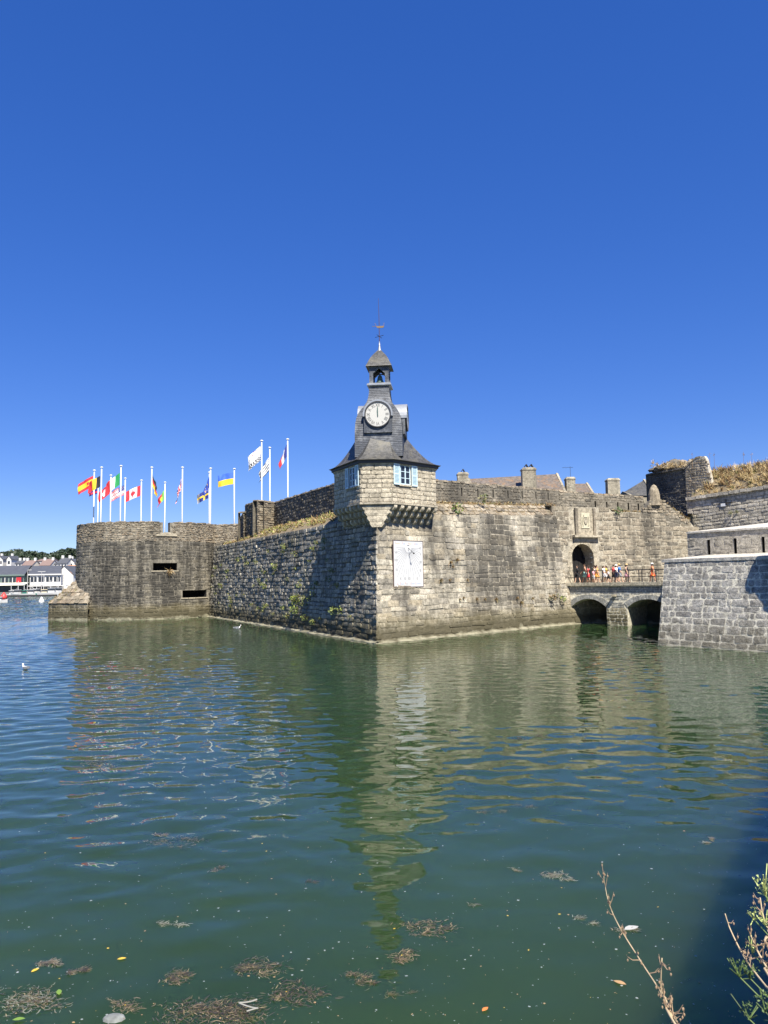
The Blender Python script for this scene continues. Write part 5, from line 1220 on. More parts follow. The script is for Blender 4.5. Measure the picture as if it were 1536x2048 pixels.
def hall(label, pxa, pxb, pyr, pye, Y, wallm, shift, awn=False):
    a, b = at(pxa, 1186, Y), at(pxb, 1186, Y); z0 = 1.8; ze = at(pxa, pye, Y)[2]; zr = at(pxa, pyr, Y + 14)[2]; x0, x1 = a[0], b[0]
    h = thing('harbour_hall', label, 'building', ((x0 + x1) / 2, Y, z0))
    m = MB(); V = [A3(x0, Y, ze - 4.4), A3(x1, Y, ze - 4.4), A3(x1 + shift, Y + 22, ze - 4.4), A3(x0 + shift, Y + 22, ze - 4.4)]; m.loft([V, [A3(p[0], p[1], ze) for p in V]]); m.build('upper_floor', PAL[wallm], h)
    m = MB(); V = [A3(x0 + .5, Y + 2.5, z0), A3(x1 - .5, Y + 2.5, z0), A3(x1 + shift, Y + 22, z0), A3(x0 + shift, Y + 22, z0)]; m.loft([V, [A3(p[0], p[1], ze - 4.4) for p in V]]); m.build('ground_floor', PAL['dk'], h)
    m = MB(); m.add([A3(x0 - .5, Y - .6, ze + .05), A3(x1 + .5, Y - .6, ze + .05), A3(x1 + shift + .5, Y + 14, zr), A3(x0 + shift - .5, Y + 14, zr), A3(x0 + shift - .5, Y + 26, ze), A3(x1 + shift + .5, Y + 26, ze)], [(0, 1, 2, 3), (3, 2, 5, 4)]); m.add([A3(x0, Y, ze), A3(x0 + shift, Y + 14, zr - .1), A3(x0 + shift, Y + 22, ze)], [(0, 1, 2)]); m.build('roof', PAL['rslate'], h)
    m = MB(); m.frame_box(A3(x0 - .5, Y - .7, ze - .25), A3(x1 - x0 + 1, 0, 0), A3(0, .3, 0), A3(0, 0, .5)); m.build('fascia', PAL['white'] if wallm == 'white' else PAL['green'], h)
    nw = 4
    for k in range(nw):
        xa = x0 + (x1 - x0) * (k + .12) / nw; m = MB(); m.frame_box(A3(xa, Y - .12, ze - 3.0), A3((x1 - x0) / nw * .8, 0, 0), A3(0, .2, 0), A3(0, 0, 2.0)); w_ = m.build('window', PAL['dk'], h)
        m = MB(); m.frame_box(A3(xa + (x1 - x0) / nw * .38, Y - .2, ze - 3.0), A3(.25, 0, 0), A3(0, .1, 0), A3(0, 0, 2.0)); m.build('window_bar', PAL['white'], w_)
    if awn:
        m = MB(); m.frame_box(A3(x0, Y - 4.5, z0 + 2.6), A3(x1 - x0 + 2, 0, 0), A3(0, 4.6, 1.0), A3(0, 0, .15)); m.build('awning', PAL['awn'], h)
        m = MB(); m.frame_box(A3(x1 - (x1 - x0) * .24, Y - .25, ze - 3.2), A3((x1 - x0) * .16, 0, 0), A3(0, .1, 0), A3(0, 0, 2.3)); m.build('red_panel', PAL['redp'], h)
    else:
        m = MB(); m.frame_box(A3(x0, Y - 2.2, ze - 4.9), A3(x1 - x0 + 3, 0, 0), A3(0, 2.4, 0), A3(0, 0, .4)); m.build('canopy', PAL['white'], h)
        for k in range(5):
            m = MB(); m.box((x0 + (x1 - x0) * (k + .5) / 5, Y + .5, (z0 + ze - 4.9) / 2), .4, .4, ze - 4.9 - z0); m.build('column', PAL['white'], h)
hall('white harbour hall with dark slate roof and a band of windows', 59, 121, 1132, 1149.5, 322, 'white', -6)
hall('grey green harbour building with cream awning and red panel at left edge', -14, 47, 1132, 1151, 320, 'green', -4, True)
# boats, buoys, lamps
po = onz(14, 1192.5); m = MB(); m.frame_box(A3(at(12, 1190, 299)[0], 298, -.3), A3(at(112, 1190, 299)[0] - at(12, 1190, 299)[0], 0, 0), A3(0, 2.2, 0), A3(0, 0, .95)); tag(m.build('pontoon', plain('pontoon_dark', (.03, .03, .032), .8)), kind='structure')
M['hull'] = [plain('hull_white', (.5, .5, .49), .4), plain('hull_blue', (.06, .13, .3), .4), plain('hull_green', (.04, .2, .15), .4), plain('deck_cream', (.6, .52, .36), .6)]
def boat(label, px, Y, L, mi, yaw=0.0, mast=3.0, z=0.0, cab=True):
    c = at(px, 1190, Y); c[2] = z; cs, sn = math.cos(yaw), math.sin(yaw); fx, fy = A3(cs, sn, 0), A3(-sn, cs, 0)
    b = thing('moored_boat', label, 'boat', c, 'boats moored in the harbour')
    m = MB(); rings = []
    for t in np.linspace(-1, 1, 9):
        w_ = L * .16 * (1 - max(0, t) ** 2.4) * (1 if t > -1 else .9) + .02; sh = .55 + .3 * max(0, t) ** 2
        rings.append([c + fx * t * L / 2 + fy * s_ * w_ * k + A3(0, 0, zz) for s_, k, zz in ((-1, 1, L * .17 * sh * 1.6), (-1, .8, -.15), (1, .8, -.15), (1, 1, L * .17 * sh * 1.6))])
    m.loft(rings); m.build('hull', M['hull'][mi], b)
    if cab:
        m = MB(); m.box(c + fx * L * .05 + A3(0, 0, L * .16), L * .26, L * .2, L * .34, yaw); m.box(c + fx * L * .05 + A3(0, 0, L * .34), L * .32, L * .24, .18, yaw); cb = m.build('cabin', M['hull'][(mi + 1) % 4 if mi else 0], b)
        m = MB(); m.box(c + fx * L * .05 + A3(0, 0, L * .27), L * .265, L * .205, L * .07, yaw); m.build('cabin_windows', PAL['dk'], cb)
    if mast:
        m = MB(); m.tube([c + A3(0, 0, .5), c + A3(0, 0, mast + L * .35)], .12, 5); m.tube([c + A3(0, 0, mast), c + fx * L * .3 + A3(0, 0, mast * .6)], .05, 5); m.build('mast', M['hull'][0], b)
for i, (px, Y, L, mi, yaw, mast, lab) in enumerate(((22, 304, 8, 0, .3, 3, 'white fishing boat at the left end of the far quay'), (36, 302, 9, 0, 2.8, 3.5, 'white boat with a blue interior moored before the awning building'), (48, 305, 8, 1, .2, 3, 'dark blue boat moored between two white boats'), (60, 301, 9, 0, .1, 4, 'white boat moored in front of the harbour hall'), (73, 304, 10, 3, 3.0, 5, 'cream coloured boat in the middle of the moored row'), (87, 302, 9, 2, .15, 6, 'green hulled fishing boat with leaning derrick'), (101, 300, 11, 0, .1, 3, 'long white boat near the stone spur'), (116, 305, 11, 0, 2.9, 4, 'white trawler half hidden by the stone spur'))): boat(lab, px, Y + 2, L * .85, mi, yaw, mast)
c = onz(3, 1206); c2 = at(3, 1206, c[1]); boat('white motor boat cut by the left edge of the picture', -3, c[1], 4.4, 0, .2, 0)
def float_buoy(label, px, py, prof, mat, cat='buoy', stick=0):
    c = onz(px, py); b = thing('mooring_buoy', label, cat, c); m = MB(); m.lathe(c, prof, 14); m.build('float', mat, b, smooth=True)
    m = MB(); m.tube([c + A3(0, 0, prof[-1][1] - .05), c + A3(0, 0, prof[-1][1] + .25 + stick)], .05, 6); m.build('top_ring', M['iron'], b)
float_buoy('white conical buoy floating left of the stone spur', 83, 1204, [(.3, -.3), (.75, .0), (.62, .3), (.35, .9), (.12, 1.35)], M['white'])
float_buoy('yellow round buoy near the far quay', 21, 1192.5, [(.3, -.3), (1.0, .2), (1.1, .8), (.8, 1.4), (.2, 1.7)], plain('buoy_yellow', (.75, .5, .03), .5))
float_buoy('red conical buoy behind the white motor boat', 7.5, 1198, [(.3, -.3), (1.1, .3), (1.0, .9), (.6, 1.6), (.1, 2.2)], plain('buoy_red', (.65, .06, .05), .5))
for px, pyt, lab in ((54.5, 1140, 'tall grey street lamp between the two harbour buildings'), (82.5, 1143, 'street lamp with two arms in front of the harbour hall')):
    c = at(px, 1186, 316); zt = at(px, pyt, 316)[2]; l_ = thing('street_lamp', lab, 'lamp', (c[0], 316, 1.8)); m = MB(); m.tube([A3(c[0], 316, 1.8), A3(c[0], 316, zt)], [.16, .09], 6); m.build('post', PAL['grey'], l_)
    m = MB()
    for s_ in ((-1, 1) if px > 60 else (1,)): m.box((c[0] + s_ * .8, 316, zt), 1.5, .35, .18)
    m.build('lamp_head', PAL['white'], l_)

# ================================================================== PEOPLE ON THE BRIDGE
SK = plain('skin', (.52, .33, .23), .6); SK2 = plain('skin_tanned', (.42, .24, .15), .6)
def cl(name, col): return plain('cloth_' + name, col, .85)
CL = dict(black=cl('black', (.02, .02, .024)), teal=cl('teal', (.3, .52, .45)), red=cl('red', (.6, .03, .04)), orange=cl('orange', (.75, .38, .06)), white=cl('white', (.78, .78, .76)), blue=cl('blue', (.05, .2, .65)), navy=cl('navy', (.04, .06, .14)), pink=cl('pink', (.62, .32, .36)), straw=cl('straw', (.72, .53, .25)), hair=cl('hair_dark', (.035, .022, .015)), hair2=cl('hair_fair', (.35, .22, .1)), grey=cl('grey', (.3, .3, .32)), yellow=cl('yellow', (.8, .5, .08)), khaki=cl('khaki', (.3, .25, .16)))
def patterned(name, a, b, sc_=9):
    q = NT(name); n = q.ramp(q.noise(sc_, detail=2), [(.45, a), (.55, b)], 'CONSTANT'); q.l(n, q.b.inputs['Base Color']); q.b.inputs['Roughness'].default_value = .85; return q.mat
CL['flower'] = patterned('cloth_red_yellow_pattern', (.6, .06, .03), (.8, .5, .1)); CL['orange_pat'] = patterned('cloth_orange_pattern', (.78, .3, .05), (.85, .6, .2))
def person(label, u, d, hgt, yaw, top, low, skin=SK, hair='hair', hat=None, skirt=False, bag=None, stride=.16, seed=0, sleeves=True, topless=False, arm=0.1):
    base = BP(u, ZD, d); base[2] = ZD + .005; h = hgt; cs, sn = math.cos(yaw), math.sin(yaw)
    def L(x, y, z): return base + A3(x * cs - y * sn, x * sn + y * cs, z) * h     # x = side, y = facing
    t = thing('person', label, 'person', base, 'people crossing the bridge')
    st = stride
    J = [(0, 0, .53), (0, .005, .62), (0, .01, .74), (0, .005, .825), (0, .01, .865), (0, .015, .91), (0, .015, .965)]
    R = [.075, .068, .078, .04, .035, .056, .045]; E_ = [(0, 1), (1, 2), (2, 3), (3, 4), (4, 5), (5, 6)]
    def addj(p, r, par): J.append(p); R.append(r); E_.append((par, len(J) - 1)); return len(J) - 1
    for s_ in (-1, 1):
        a = addj((s_ * .095, 0, .80), .042, 2); f = s_ * arm
        a = addj((s_ * .125, -.01 + f * .4, .66), .028, a); a = addj((s_ * .13, .04 + f, .55), .022, a); a = addj((s_ * .128, .06 + f * 1.15, .49), .018, a); a = addj((s_ * .125, .07 + f * 1.2, .455), .012, a)
        k = addj((s_ * .05, s_ * st * .15, .50), .058, 0); k = addj((s_ * .052, s_ * st * .55 + .015, .28), .042, k); k = addj((s_ * .052, s_ * st * .9 - .01, .055), .026, k); k = addj((s_ * .056, s_ * st * .9 + .07, .018), .022, k)
    me = bpy.data.meshes.new('body'); P = [L(*j) - base for j in J]; me.from_pydata([tuple(p) for p in P], E_, [])
    o = bpy.data.objects.new('body', me); C.objects.link(o); _place(o, base, t); me.materials.append(skin)
    md = o.modifiers.new('Skin', 'SKIN'); md.use_smooth_shade = True
    for i, r in enumerate(R): me.skin_vertices[0].data[i].radius = (r * h, r * h)
    me.skin_vertices[0].data[0].use_root = True
    o.modifiers.new('Sub', 'SUBSURF').levels = 1; o.modifiers['Sub'].render_levels = 1
    def shell(name, mat, prof, parent=t):   # prof: z, half width, half depth, y offset
        m = MB(); m.loft([[L(wd * math.cos(a), dp * math.sin(a) + yo, z) for a in np.linspace(0, 2 * math.pi, 14, endpoint=False)] for z, wd, dp, yo in prof]); return m.build(name, CL[mat], parent, smooth=True)
    if not topless: shell('shirt', top, [(.50, .098, .075, 0), (.58, .09, .072, 0), (.68, .102, .078, .005), (.77, .118, .075, .005), (.82, .085, .05, .005), (.835, .045, .045, .005)])
    if not topless and sleeves:
        for s_ in (-1, 1):
            m = MB(); m.tube([L(s_ * .088, 0, .81), L(s_ * .118, -.005 + s_ * arm * .2, .73), L(s_ * .126, -.01 + s_ * arm * .4, .67)], [.048 * h, .043 * h, .042 * h], 8); m.build('sleeve', CL[top], t, smooth=True)
    if skirt: shell('skirt', low, [(.30, .14, .13 + st * .3, 0), (.42, .118, .105, 0), (.53, .098, .08, 0), (.58, .088, .072, 0)])
    else:
        shell('shorts', low, [(.47, .112, .088, 0), (.53, .1, .082, 0), (.58, .094, .075, 0)])
        for s_ in (-1, 1):
            m = MB(); m.tube([L(s_ * .05, s_ * st * .12, .52), L(s_ * .054, s_ * st * .4 + .008, .37), L(s_ * .055, s_ * st * .52 + .012, .31)], [.068 * h, .06 * h, .058 * h], 9); m.build('trouser_leg', CL[low], t, smooth=True)
    m = MB(); m.ell(L(0, -.006, .945), .052 * h, .06 * h, .05 * h, 10, 6); 
    if hair and seed % 2: m.ell(L(0, -.045, .895), .04 * h, .03 * h, .06 * h, 8, 5)
    m.build('hair', CL[hair], t, smooth=True)
    for s_ in (-1, 1):
        m = MB(); m.ell(L(s_ * .056, s_ * st * .9 + .035, .02), .03 * h, .03 * h, .02 * h, 8, 4); m.build('shoe', CL['black' if seed % 3 else 'white'], t)
    if hat:
        m = MB(); m.lathe(L(0, .005, .955), [(.098 * h, 0), (.1 * h, .008 * h), (.06 * h, .014 * h), (.055 * h, .045 * h), (.03 * h, .06 * h), (.004, .063 * h)], 14); m.build('hat', CL[hat], t)
    if bag:
        m = MB(); m.ell(L(0, -.115, .69), .085 * h, .055 * h, .11 * h, 10, 6); m.build('backpack', CL[bag], t, smooth=True)
    return t
def pu(px): return bu(px, ZD + .5)
T_ = math.atan2(-bd[1], -bd[0]) - math.pi / 2     # facing the gate
F_ = math.atan2(bd[1], bd[0]) - math.pi / 2      # coming out of the gate
person('person in black shirt at the left end of the bridge railing', pu(1149), -.6, 1.72, T_ + .5, 'black', 'black', seed=1)
person('bare backed person in teal shorts, tallest of the crowd by the gate', pu(1160), -1.0, 1.84, T_ + .3, 'white', 'teal', SK2, seed=2, topless=True, arm=.16)
person('person with black backpack and red shorts walking to the gate', pu(1171), -.6, 1.6, T_, 'red', 'red', seed=3, bag='black')
person('small person in white shirt and black shorts beside the orange dress', pu(1178), -1.4, 1.55, T_, 'white', 'black', seed=4)
person('person in a bright orange patterned dress on the bridge', pu(1187), -.7, 1.68, F_ + .2, 'orange_pat', 'orange_pat', SK2, seed=5, skirt=True, sleeves=False)
person('person in white shirt and white trousers with dark hair', pu(1199), -.9, 1.62, F_, 'white', 'white', seed=7, stride=.2)
person('child in white top and dark shorts, shortest on the bridge', pu(1211), -.6, 1.22, F_ + .4, 'white', 'black', seed=8)
person('person in white sun hat and grey top beside the blue shirt', pu(1222), -1.1, 1.66, F_, 'white', 'navy', seed=9, hat='white')
person('person in bright blue shirt and straw hat on the bridge', pu(1233), -.6, 1.74, F_ + .3, 'blue', 'grey', seed=10, hat='straw', stride=.2)
person('person in black top, pink skirt and straw hat', pu(1247), -.7, 1.7, F_, 'black', 'pink', seed=11, hat='straw', skirt=True, sleeves=False)
person('lone person in white hat and red yellow patterned dress at the right', pu(1298), -.8, 1.72, T_ + .3, 'flower', 'flower', SK2, seed=12, hat='white', skirt=True, sleeves=False)
person('person in grey shirt and navy shorts just inside the gate arch', pu(1155), -2.2, 1.74, T_, 'grey', 'navy', seed=14)
person('person in yellow top and white skirt behind the orange dress', pu(1193), -2.0, 1.63, T_ + .4, 'yellow', 'white', seed=15, skirt=True)
person('person in red top and black trousers behind the white shirt', pu(1205), -2.3, 1.7, T_, 'red', 'black', seed=16)
person('person in navy top and khaki shorts behind the child', pu(1216), -1.9, 1.66, F_ + .3, 'navy', 'khaki', seed=17, hat='straw')
person('child in pink top between the backpack and the orange dress', pu(1182), -.5, 1.3, F_, 'pink', 'white', seed=18)
person('person in khaki half hidden behind the bare backed person', pu(1166), -2.4, 1.7, T_, 'khaki', 'navy', seed=13)

# ================================================================== VEGETATION
# dry grass bank above the upper right wall
bk_ = thing('grass_bank', 'sloping earth bank of dry straw grass above the upper right wall', 'bank', WU.P(6, 12.7))
rs = np.random.RandomState(55); rows = []
for (ins, zz) in ((.25, 12.72), (1.2, 13.3), (2.6, 14.5), (4.2, 15.55), (7.0, 15.9), (12.0, 15.6)):
    rows.append([WU.P(u, zz - (.05 * u if ins < .5 else .03 * u)) - WU.n * ins + A3(0, 0, (rs.uniform(-.18, .18) if ins > .5 else 0)) for u in np.linspace(.2, 22, 24)])
m = MB(); m.loft(rows, closed=False, cap=False); m.build('earth', M['soil'], bk_)
m = MB()
for i in range(760):
    u = rs.uniform(.5, 19); t = rs.uniform(0, 1) ** .8; ins = .35 + t * 4.6; zz = np.interp(ins, [.25, 1.2, 2.6, 4.2, 7], [12.72, 13.3, 14.5, 15.55, 15.9]); b = WU.P(u, zz - .03 * u) - WU.n * ins
    dry = rs.rand(); sz_ = rs.uniform(.45, 1.15) * (1 if t > .2 else .6); blades(m, b, 20 if dry < .8 else 8, sz_, .38, .022, rs, droop=.35, mi=0 if dry < .55 else (1 if dry < .82 else 2), lean=A3(-.25, -.1, 0) * rs.uniform(0, 1.4))
m.build('dry_grass', [M['dry'], M['dry_b'], M['olive']], bk_, kind='stuff')
m = MB()
for px in (1384, 1419, 1428, 1487, 1503):
    c = at(px, 922, 80); m.tube([c - A3(0, 0, .8), c + A3(.05, 0, .9 if px != 1487 else 1.0)], [.02, .01], 4); leaves(m, c + A3(.05, 0, .7), 8 if px != 1487 else 26, .14, .05, rs)
m.build('seed_stalks', M['dry_b'], bk_, kind='stuff')
# weeds on ledges: dry, olive and green
def weeds(name, label, pts, n, length, seed, mats, parent_kind='stuff', lean=None, wd=.02, spread=.45):
    rs = np.random.RandomState(seed); m = MB()
    for p in pts: blades(m, np.asarray(p), n, length * rs.uniform(.5, 1.3), spread, wd, rs, droop=.35, mi=0, mis=len(mats), lean=lean)
    tag(m.build(name, mats, kind='stuff'), label, 'weeds')
rs = np.random.RandomState(9)
pts = []
for i in range(420):
    u = rs.uniform(5.5, 50); k = np.interp(u, [0, 34, 46, 53], [1, 1, .35, .1]); t = rs.rand(); ins = .2 + 4.3 * t; lim = min(5.0, 1.6 + .28 * max(0, u - 2.5)); ins = min(ins, lim)
    pts.append(WL.P(u, 9.2) - WL.n * ins + A3(0, 0, np.interp(ins, [0, 1.5, 5], [0, .85, 2.1]) * k))
weeds('bank_weeds', 'straggling dry and green weeds covering the bank left of the clock tower', pts, 15, .45, 91, [M['dry_b'], M['olive'], M['dry'], M['leaf'], M['dry_b']], wd=.035, spread=.8)
pts = [talP(u, 1.0 + rs.uniform(-.1, .05)) - WR.n * rs.uniform(0, 1.2) + A3(0, 0, .1) for u in rs.uniform(4.6, WR.L + 1, 170)]
weeds('ledge_weeds', 'line of dry brown weeds along the ledge under the slit parapet', pts, 12, .38, 92, [M['dry_b'], M['dry'], M['dry_b'], M['olive']], spread=.7)
pts = [WG.P(u, 10.9) - WG.n * rs.uniform(0, .6) for u in rs.uniform(WG.u_at(1228, 11), WG.u_at(1300, 11), 40)] + [WG.P(WG.u_at(x, 10), np.interp(x, [1322, 1376], [12.3, 10.2])) for x in rs.uniform(1328, 1378, 26)]
weeds('gate_weeds', 'dry weeds along the top of the gate wall', pts, 10, .33, 93, [M['dry_b'], M['olive'], M['dry']], spread=.7)
pts = [at(px, py, 85.5) for px, py in zip(rs.uniform(1302, 1395, 70), rs.uniform(928, 938, 70))]
weeds('ruin_grass', 'pale dry grass growing on the ruined tower top', pts, 12, .55, 94, [M['dry'], M['dry'], M['dry_b']])
pts = [e_a + (apex - e_a) * rs.uniform(0, .4) + (e_b - e_a) * rs.uniform(0, .35) + A3(0, 0, .15) for _ in range(26)]
weeds('spur_weeds', 'yellow green weeds on the sloping back of the stone spur', pts, 10, .35, 95, [M['olive'], M['leaf'], M['dry_b']], spread=.8)
# separate tufts rooted in the walls
def tuft(name, label, P, N, size, seed, mats, group, leafy=True):
    rs = np.random.RandomState(seed); t = thing(name, label, 'plant', P, group); m = MB()
    if leafy: leaves(m, P + N * size * .35 + A3(0, 0, -.1 * size), int(46 + 30 * size), size * .55, size * .13, rs, 0, len(mats), bias=N + A3(0, 0, .2))
    else: blades(m, P, 42, size * .8, .6, size * .03, rs, up=nrm(N + A3(0, 0, .3)), droop=.7, mi=0, mis=len(mats))
    m.build('foliage', mats, t); m = MB()
    for _ in range(3): m.tube([P - N * .05, P + N * size * .25 + rs.normal(0, .1, 3) * size, P + N * size * .5 + rs.normal(0, .2, 3) * size], [.015, .01, .006], 4)
    m.build('stem', M['dry_b'], t)
rs = np.random.RandomState(17)
big = [(597, 1195, .95, 'largest leafy tuft low on the shadowed left bastion wall'), (597, 1217, .8, 'wide leafy tuft just below the largest one on the left wall'), (671, 1220, .62, 'left one of two tufts low near the bastion corner'), (686, 1219, .62, 'right one of two tufts low near the bastion corner'), (653, 1080, .5, 'tuft high on the left wall beside the turret shadow'), (555, 1131, .6, 'bushy tuft in the middle of the left bastion wall'), (662, 1157, .5, 'dark green tuft inside the turret shadow'), (639, 1166, .45, 'dark green tuft at the left edge of the turret shadow')]
def on_wall(W, px, py, v0=5.0):
    v = v0
    for _ in range(8):
        u = W.u_at(px, v); Y = W.P(u, v)[1]; v = at(px, py, Y)[2]
    return W.P(u, v)
for i, (px, py, sz, lab) in enumerate(big): tuft('wall_plant', lab, on_wall(WL, px, py), WL.n, sz, 500 + i, [M['leaf_d'], M['leaf_d']] if 'dark green' in lab else [M['leaf'], M['leaf_d'], M['leaf']], 'plants rooted in the left bastion wall')
for i in range(74):
    px = rs.uniform(422, 640) if i > 8 else rs.uniform(600, 720); py = rs.uniform(np.interp(px, [418, 680], [1112, 1065]), np.interp(px, [418, 754], [1215, 1262]))
    wh_ = ('nearest the round tower', 'at mid length', 'nearest the turret shadow')[0 if px < 490 else (1 if px < 570 else 2)]; ht_ = 'upper' if py < np.interp(px, [418, 754], [1165, 1160]) else 'lower'
    tuft('wall_plant', 'small yellow green tuft on the %s left bastion wall %s' % (ht_, wh_), on_wall(WL, px, py), WL.n, rs.uniform(.25, .55), 600 + i, [M['leaf'], M['leaf_d'], M['leaf'], M['olive']], 'plants rooted in the left bastion wall')
rw = [(903, 1017, .95, [M['leaf_d'], M['leaf']], 'bright green shrub on the ledge right of the clock tower'), (958, 997, .85, [M['leaf_d'], M['olive']], 'round green shrub in front of the slit parapet'), (1229, 1016, .75, [M['leaf_d'], M['leaf_d']], 'dark green shrub on the gate wall right of the arms'), (1098, 1192, .8, [M['leaf_d'], M['olive'], M['dry_b']], 'trailing plant with brown stems low beside the bridge'), (1119, 1195, .7, [M['leaf_d'], M['leaf']], 'green plant low on the wall next to the bridge'), (338, 1158, 1.3, [M['dry'], M['dry_b']], 'dry straw tuft hanging under the upper gun slot')]
for i, (px, py, sz, mts, lab) in enumerate(rw):
    P = at(px, py, 63.5) if i == 0 else (at(px, py, 66.5) if i == 1 else (WG.P(WG.u_at(px, 11), 10.95) if i == 2 else (on_wall(WR, px, py) if i < 5 else RP(ru(px, 6), 5.85)))); N = WR.n if i != 5 else RN(ru(px, 6), 0)
    tuft('wall_plant', lab, P + N * .08, N, sz, 700 + i, mts, 'plants on the sunlit walls', i != 5)
rs = np.random.RandomState(19)
for i, (px, py) in enumerate(((904, 1133), (899, 1125), (933, 1160), (918, 1199), (951, 1198), (968, 1198), (990, 1199), (912, 1120), (1040, 1205), (1063, 1197), (897, 1160), (880, 1160), (1032, 1196), (925, 1196))):
    tuft('wall_plant', 'small withered brown tuft in the joints of the sunlit bastion wall', on_wall(WR, px, py) + WR.n * .05, WR.n, rs.uniform(.3, .55), 800 + i, [M['dry_b'], M['dry_b'], M['olive']], 'withered tufts on the sunlit wall', False)
for i, px in enumerate((1463, 1475)):
    tuft('wall_plant', 'small green fern in the upper right wall, %s of two' % ('left' if i == 0 else 'right'), WU.P(WU.u_at(px, 11), 10.5) + WU.n * .05, WU.n, .4, 860 + i, [M['leaf_d'], M['olive']], 'plants on the sunlit walls')

# ================================================================== GULLS
GW, GG, GY = plain('gull_white', (.8, .8, .8), .7), plain('gull_grey', (.35, .37, .4), .7), plain('gull_bill', (.7, .45, .05), .5)
def gull(label, px, py, yaw, k=1.0):
    c = onz(px, py); t = thing('gull', label, 'gull', c, 'gulls on the water'); cs, sn = math.cos(yaw), math.sin(yaw)
    def L(x, y, z): return c + A3(x * cs - y * sn, x * sn + y * cs, z) * k
    m = MB(); rings = []
    for x, w_, h_, zc in ((-.30, .01, .012, .13), (-.22, .05, .04, .11), (-.1, .1, .085, .08), (.04, .115, .1, .075), (.14, .085, .085, .09), (.19, .05, .06, .15), (.205, .042, .05, .22), (.225, .05, .048, .27), (.265, .035, .035, .275), (.285, .012, .012, .268)):
        tilt = 1 if .17 < x < .21 else 0
        rings.append([L(x + (0 if not tilt else .03 * math.sin(a)), w_ * math.cos(a), zc + h_ * math.sin(a)) for a in np.linspace(0, 2 * math.pi, 10, endpoint=False)])
    m.loft(rings); m.build('body', GW, t, smooth=True)
    for s_ in (-1, 1):
        m = MB(); m.loft([[L(x, s_ * (w_ + .012), z + dz) for z, dz in ((.06, 0), (.16, 0), (.17, .004), (.07, .004))] for x, w_, z in ((-.33, .02, .1), (-.2, .06, 0), (0, .108, 0), (.1, .09, 0))]); m.build('wing', GG, t)
    m = MB(); m.tube([L(.275, 0, .268), L(.33, 0, .255)], [.014 * k, .004 * k], 6); m.build('bill', GY, t)
gull('white gull swimming on open water at the far left', 51, 1339, 2.6, 1.0); gull('white gull swimming close to the shadowed bastion wall', 475, 1258, .4, 1.25)

# ================================================================== FLOATING SEAWEED AND LITTER
SW = [leafmat('weed_brown', (.055, .042, .024), .6), leafmat('weed_olive', (.075, .07, .03), .5), leafmat('weed_tan', (.19, .145, .08), .6), leafmat('weed_pale', (.2, .2, .14), .4)]
for q_ in SW: q_.node_tree.nodes['Principled BSDF'].inputs['Roughness'].default_value = .3
def seaweed(label, px, py, rx, ry, n, seed, mats=(0, 1, 2, 0), size=.05):
    """a raft of fronds, radii in photo pixels"""
    rs = np.random.RandomState(seed); c = onz(px, py); ex = onz(px + rx, py) - c; ey = onz(px, py - ry) - c; m = MB()
    nb_ = max(2, n // 60); cen = [(q_ * .55 + rs.normal(0, .12), rs.normal(0, .42)) for q_ in np.linspace(-1, 1, nb_)]
    for i in range(n):
        a, b = cen[rs.randint(nb_)]; p = c + ex * (a + rs.normal(0, .22)) + ey * (b + rs.normal(0, .2)); p[2] = rs.uniform(-.012, .016)
        ang = rs.normal(.3, 1.0); L = size * rs.uniform(.4, 1.6); w_ = L * rs.uniform(.06, .15); cv = rs.normal(0, .7); mt_ = mats[rs.randint(len(mats))]; q_ = p; ctr = []
        for k in range(4):
            ctr.append((q_, ang)); q_ = q_ + A3(math.cos(ang), math.sin(ang), rs.uniform(-.12, .12)) * L * .55; ang += cv * .6
        V = []
        for k, (pt_, an_) in enumerate(ctr):
            sd = A3(-math.sin(an_), math.cos(an_), 0) * w_ * (.5, 1, .8, .15)[k]; V += [pt_ - sd, pt_ + sd]
        m.add(V, [(0, 2, 3, 1), (2, 4, 5, 3), (4, 6, 7, 5)], mt_)
    return tag(m.build('seaweed_raft', SW), label, 'seaweed', 'rafts of seaweed afloat')
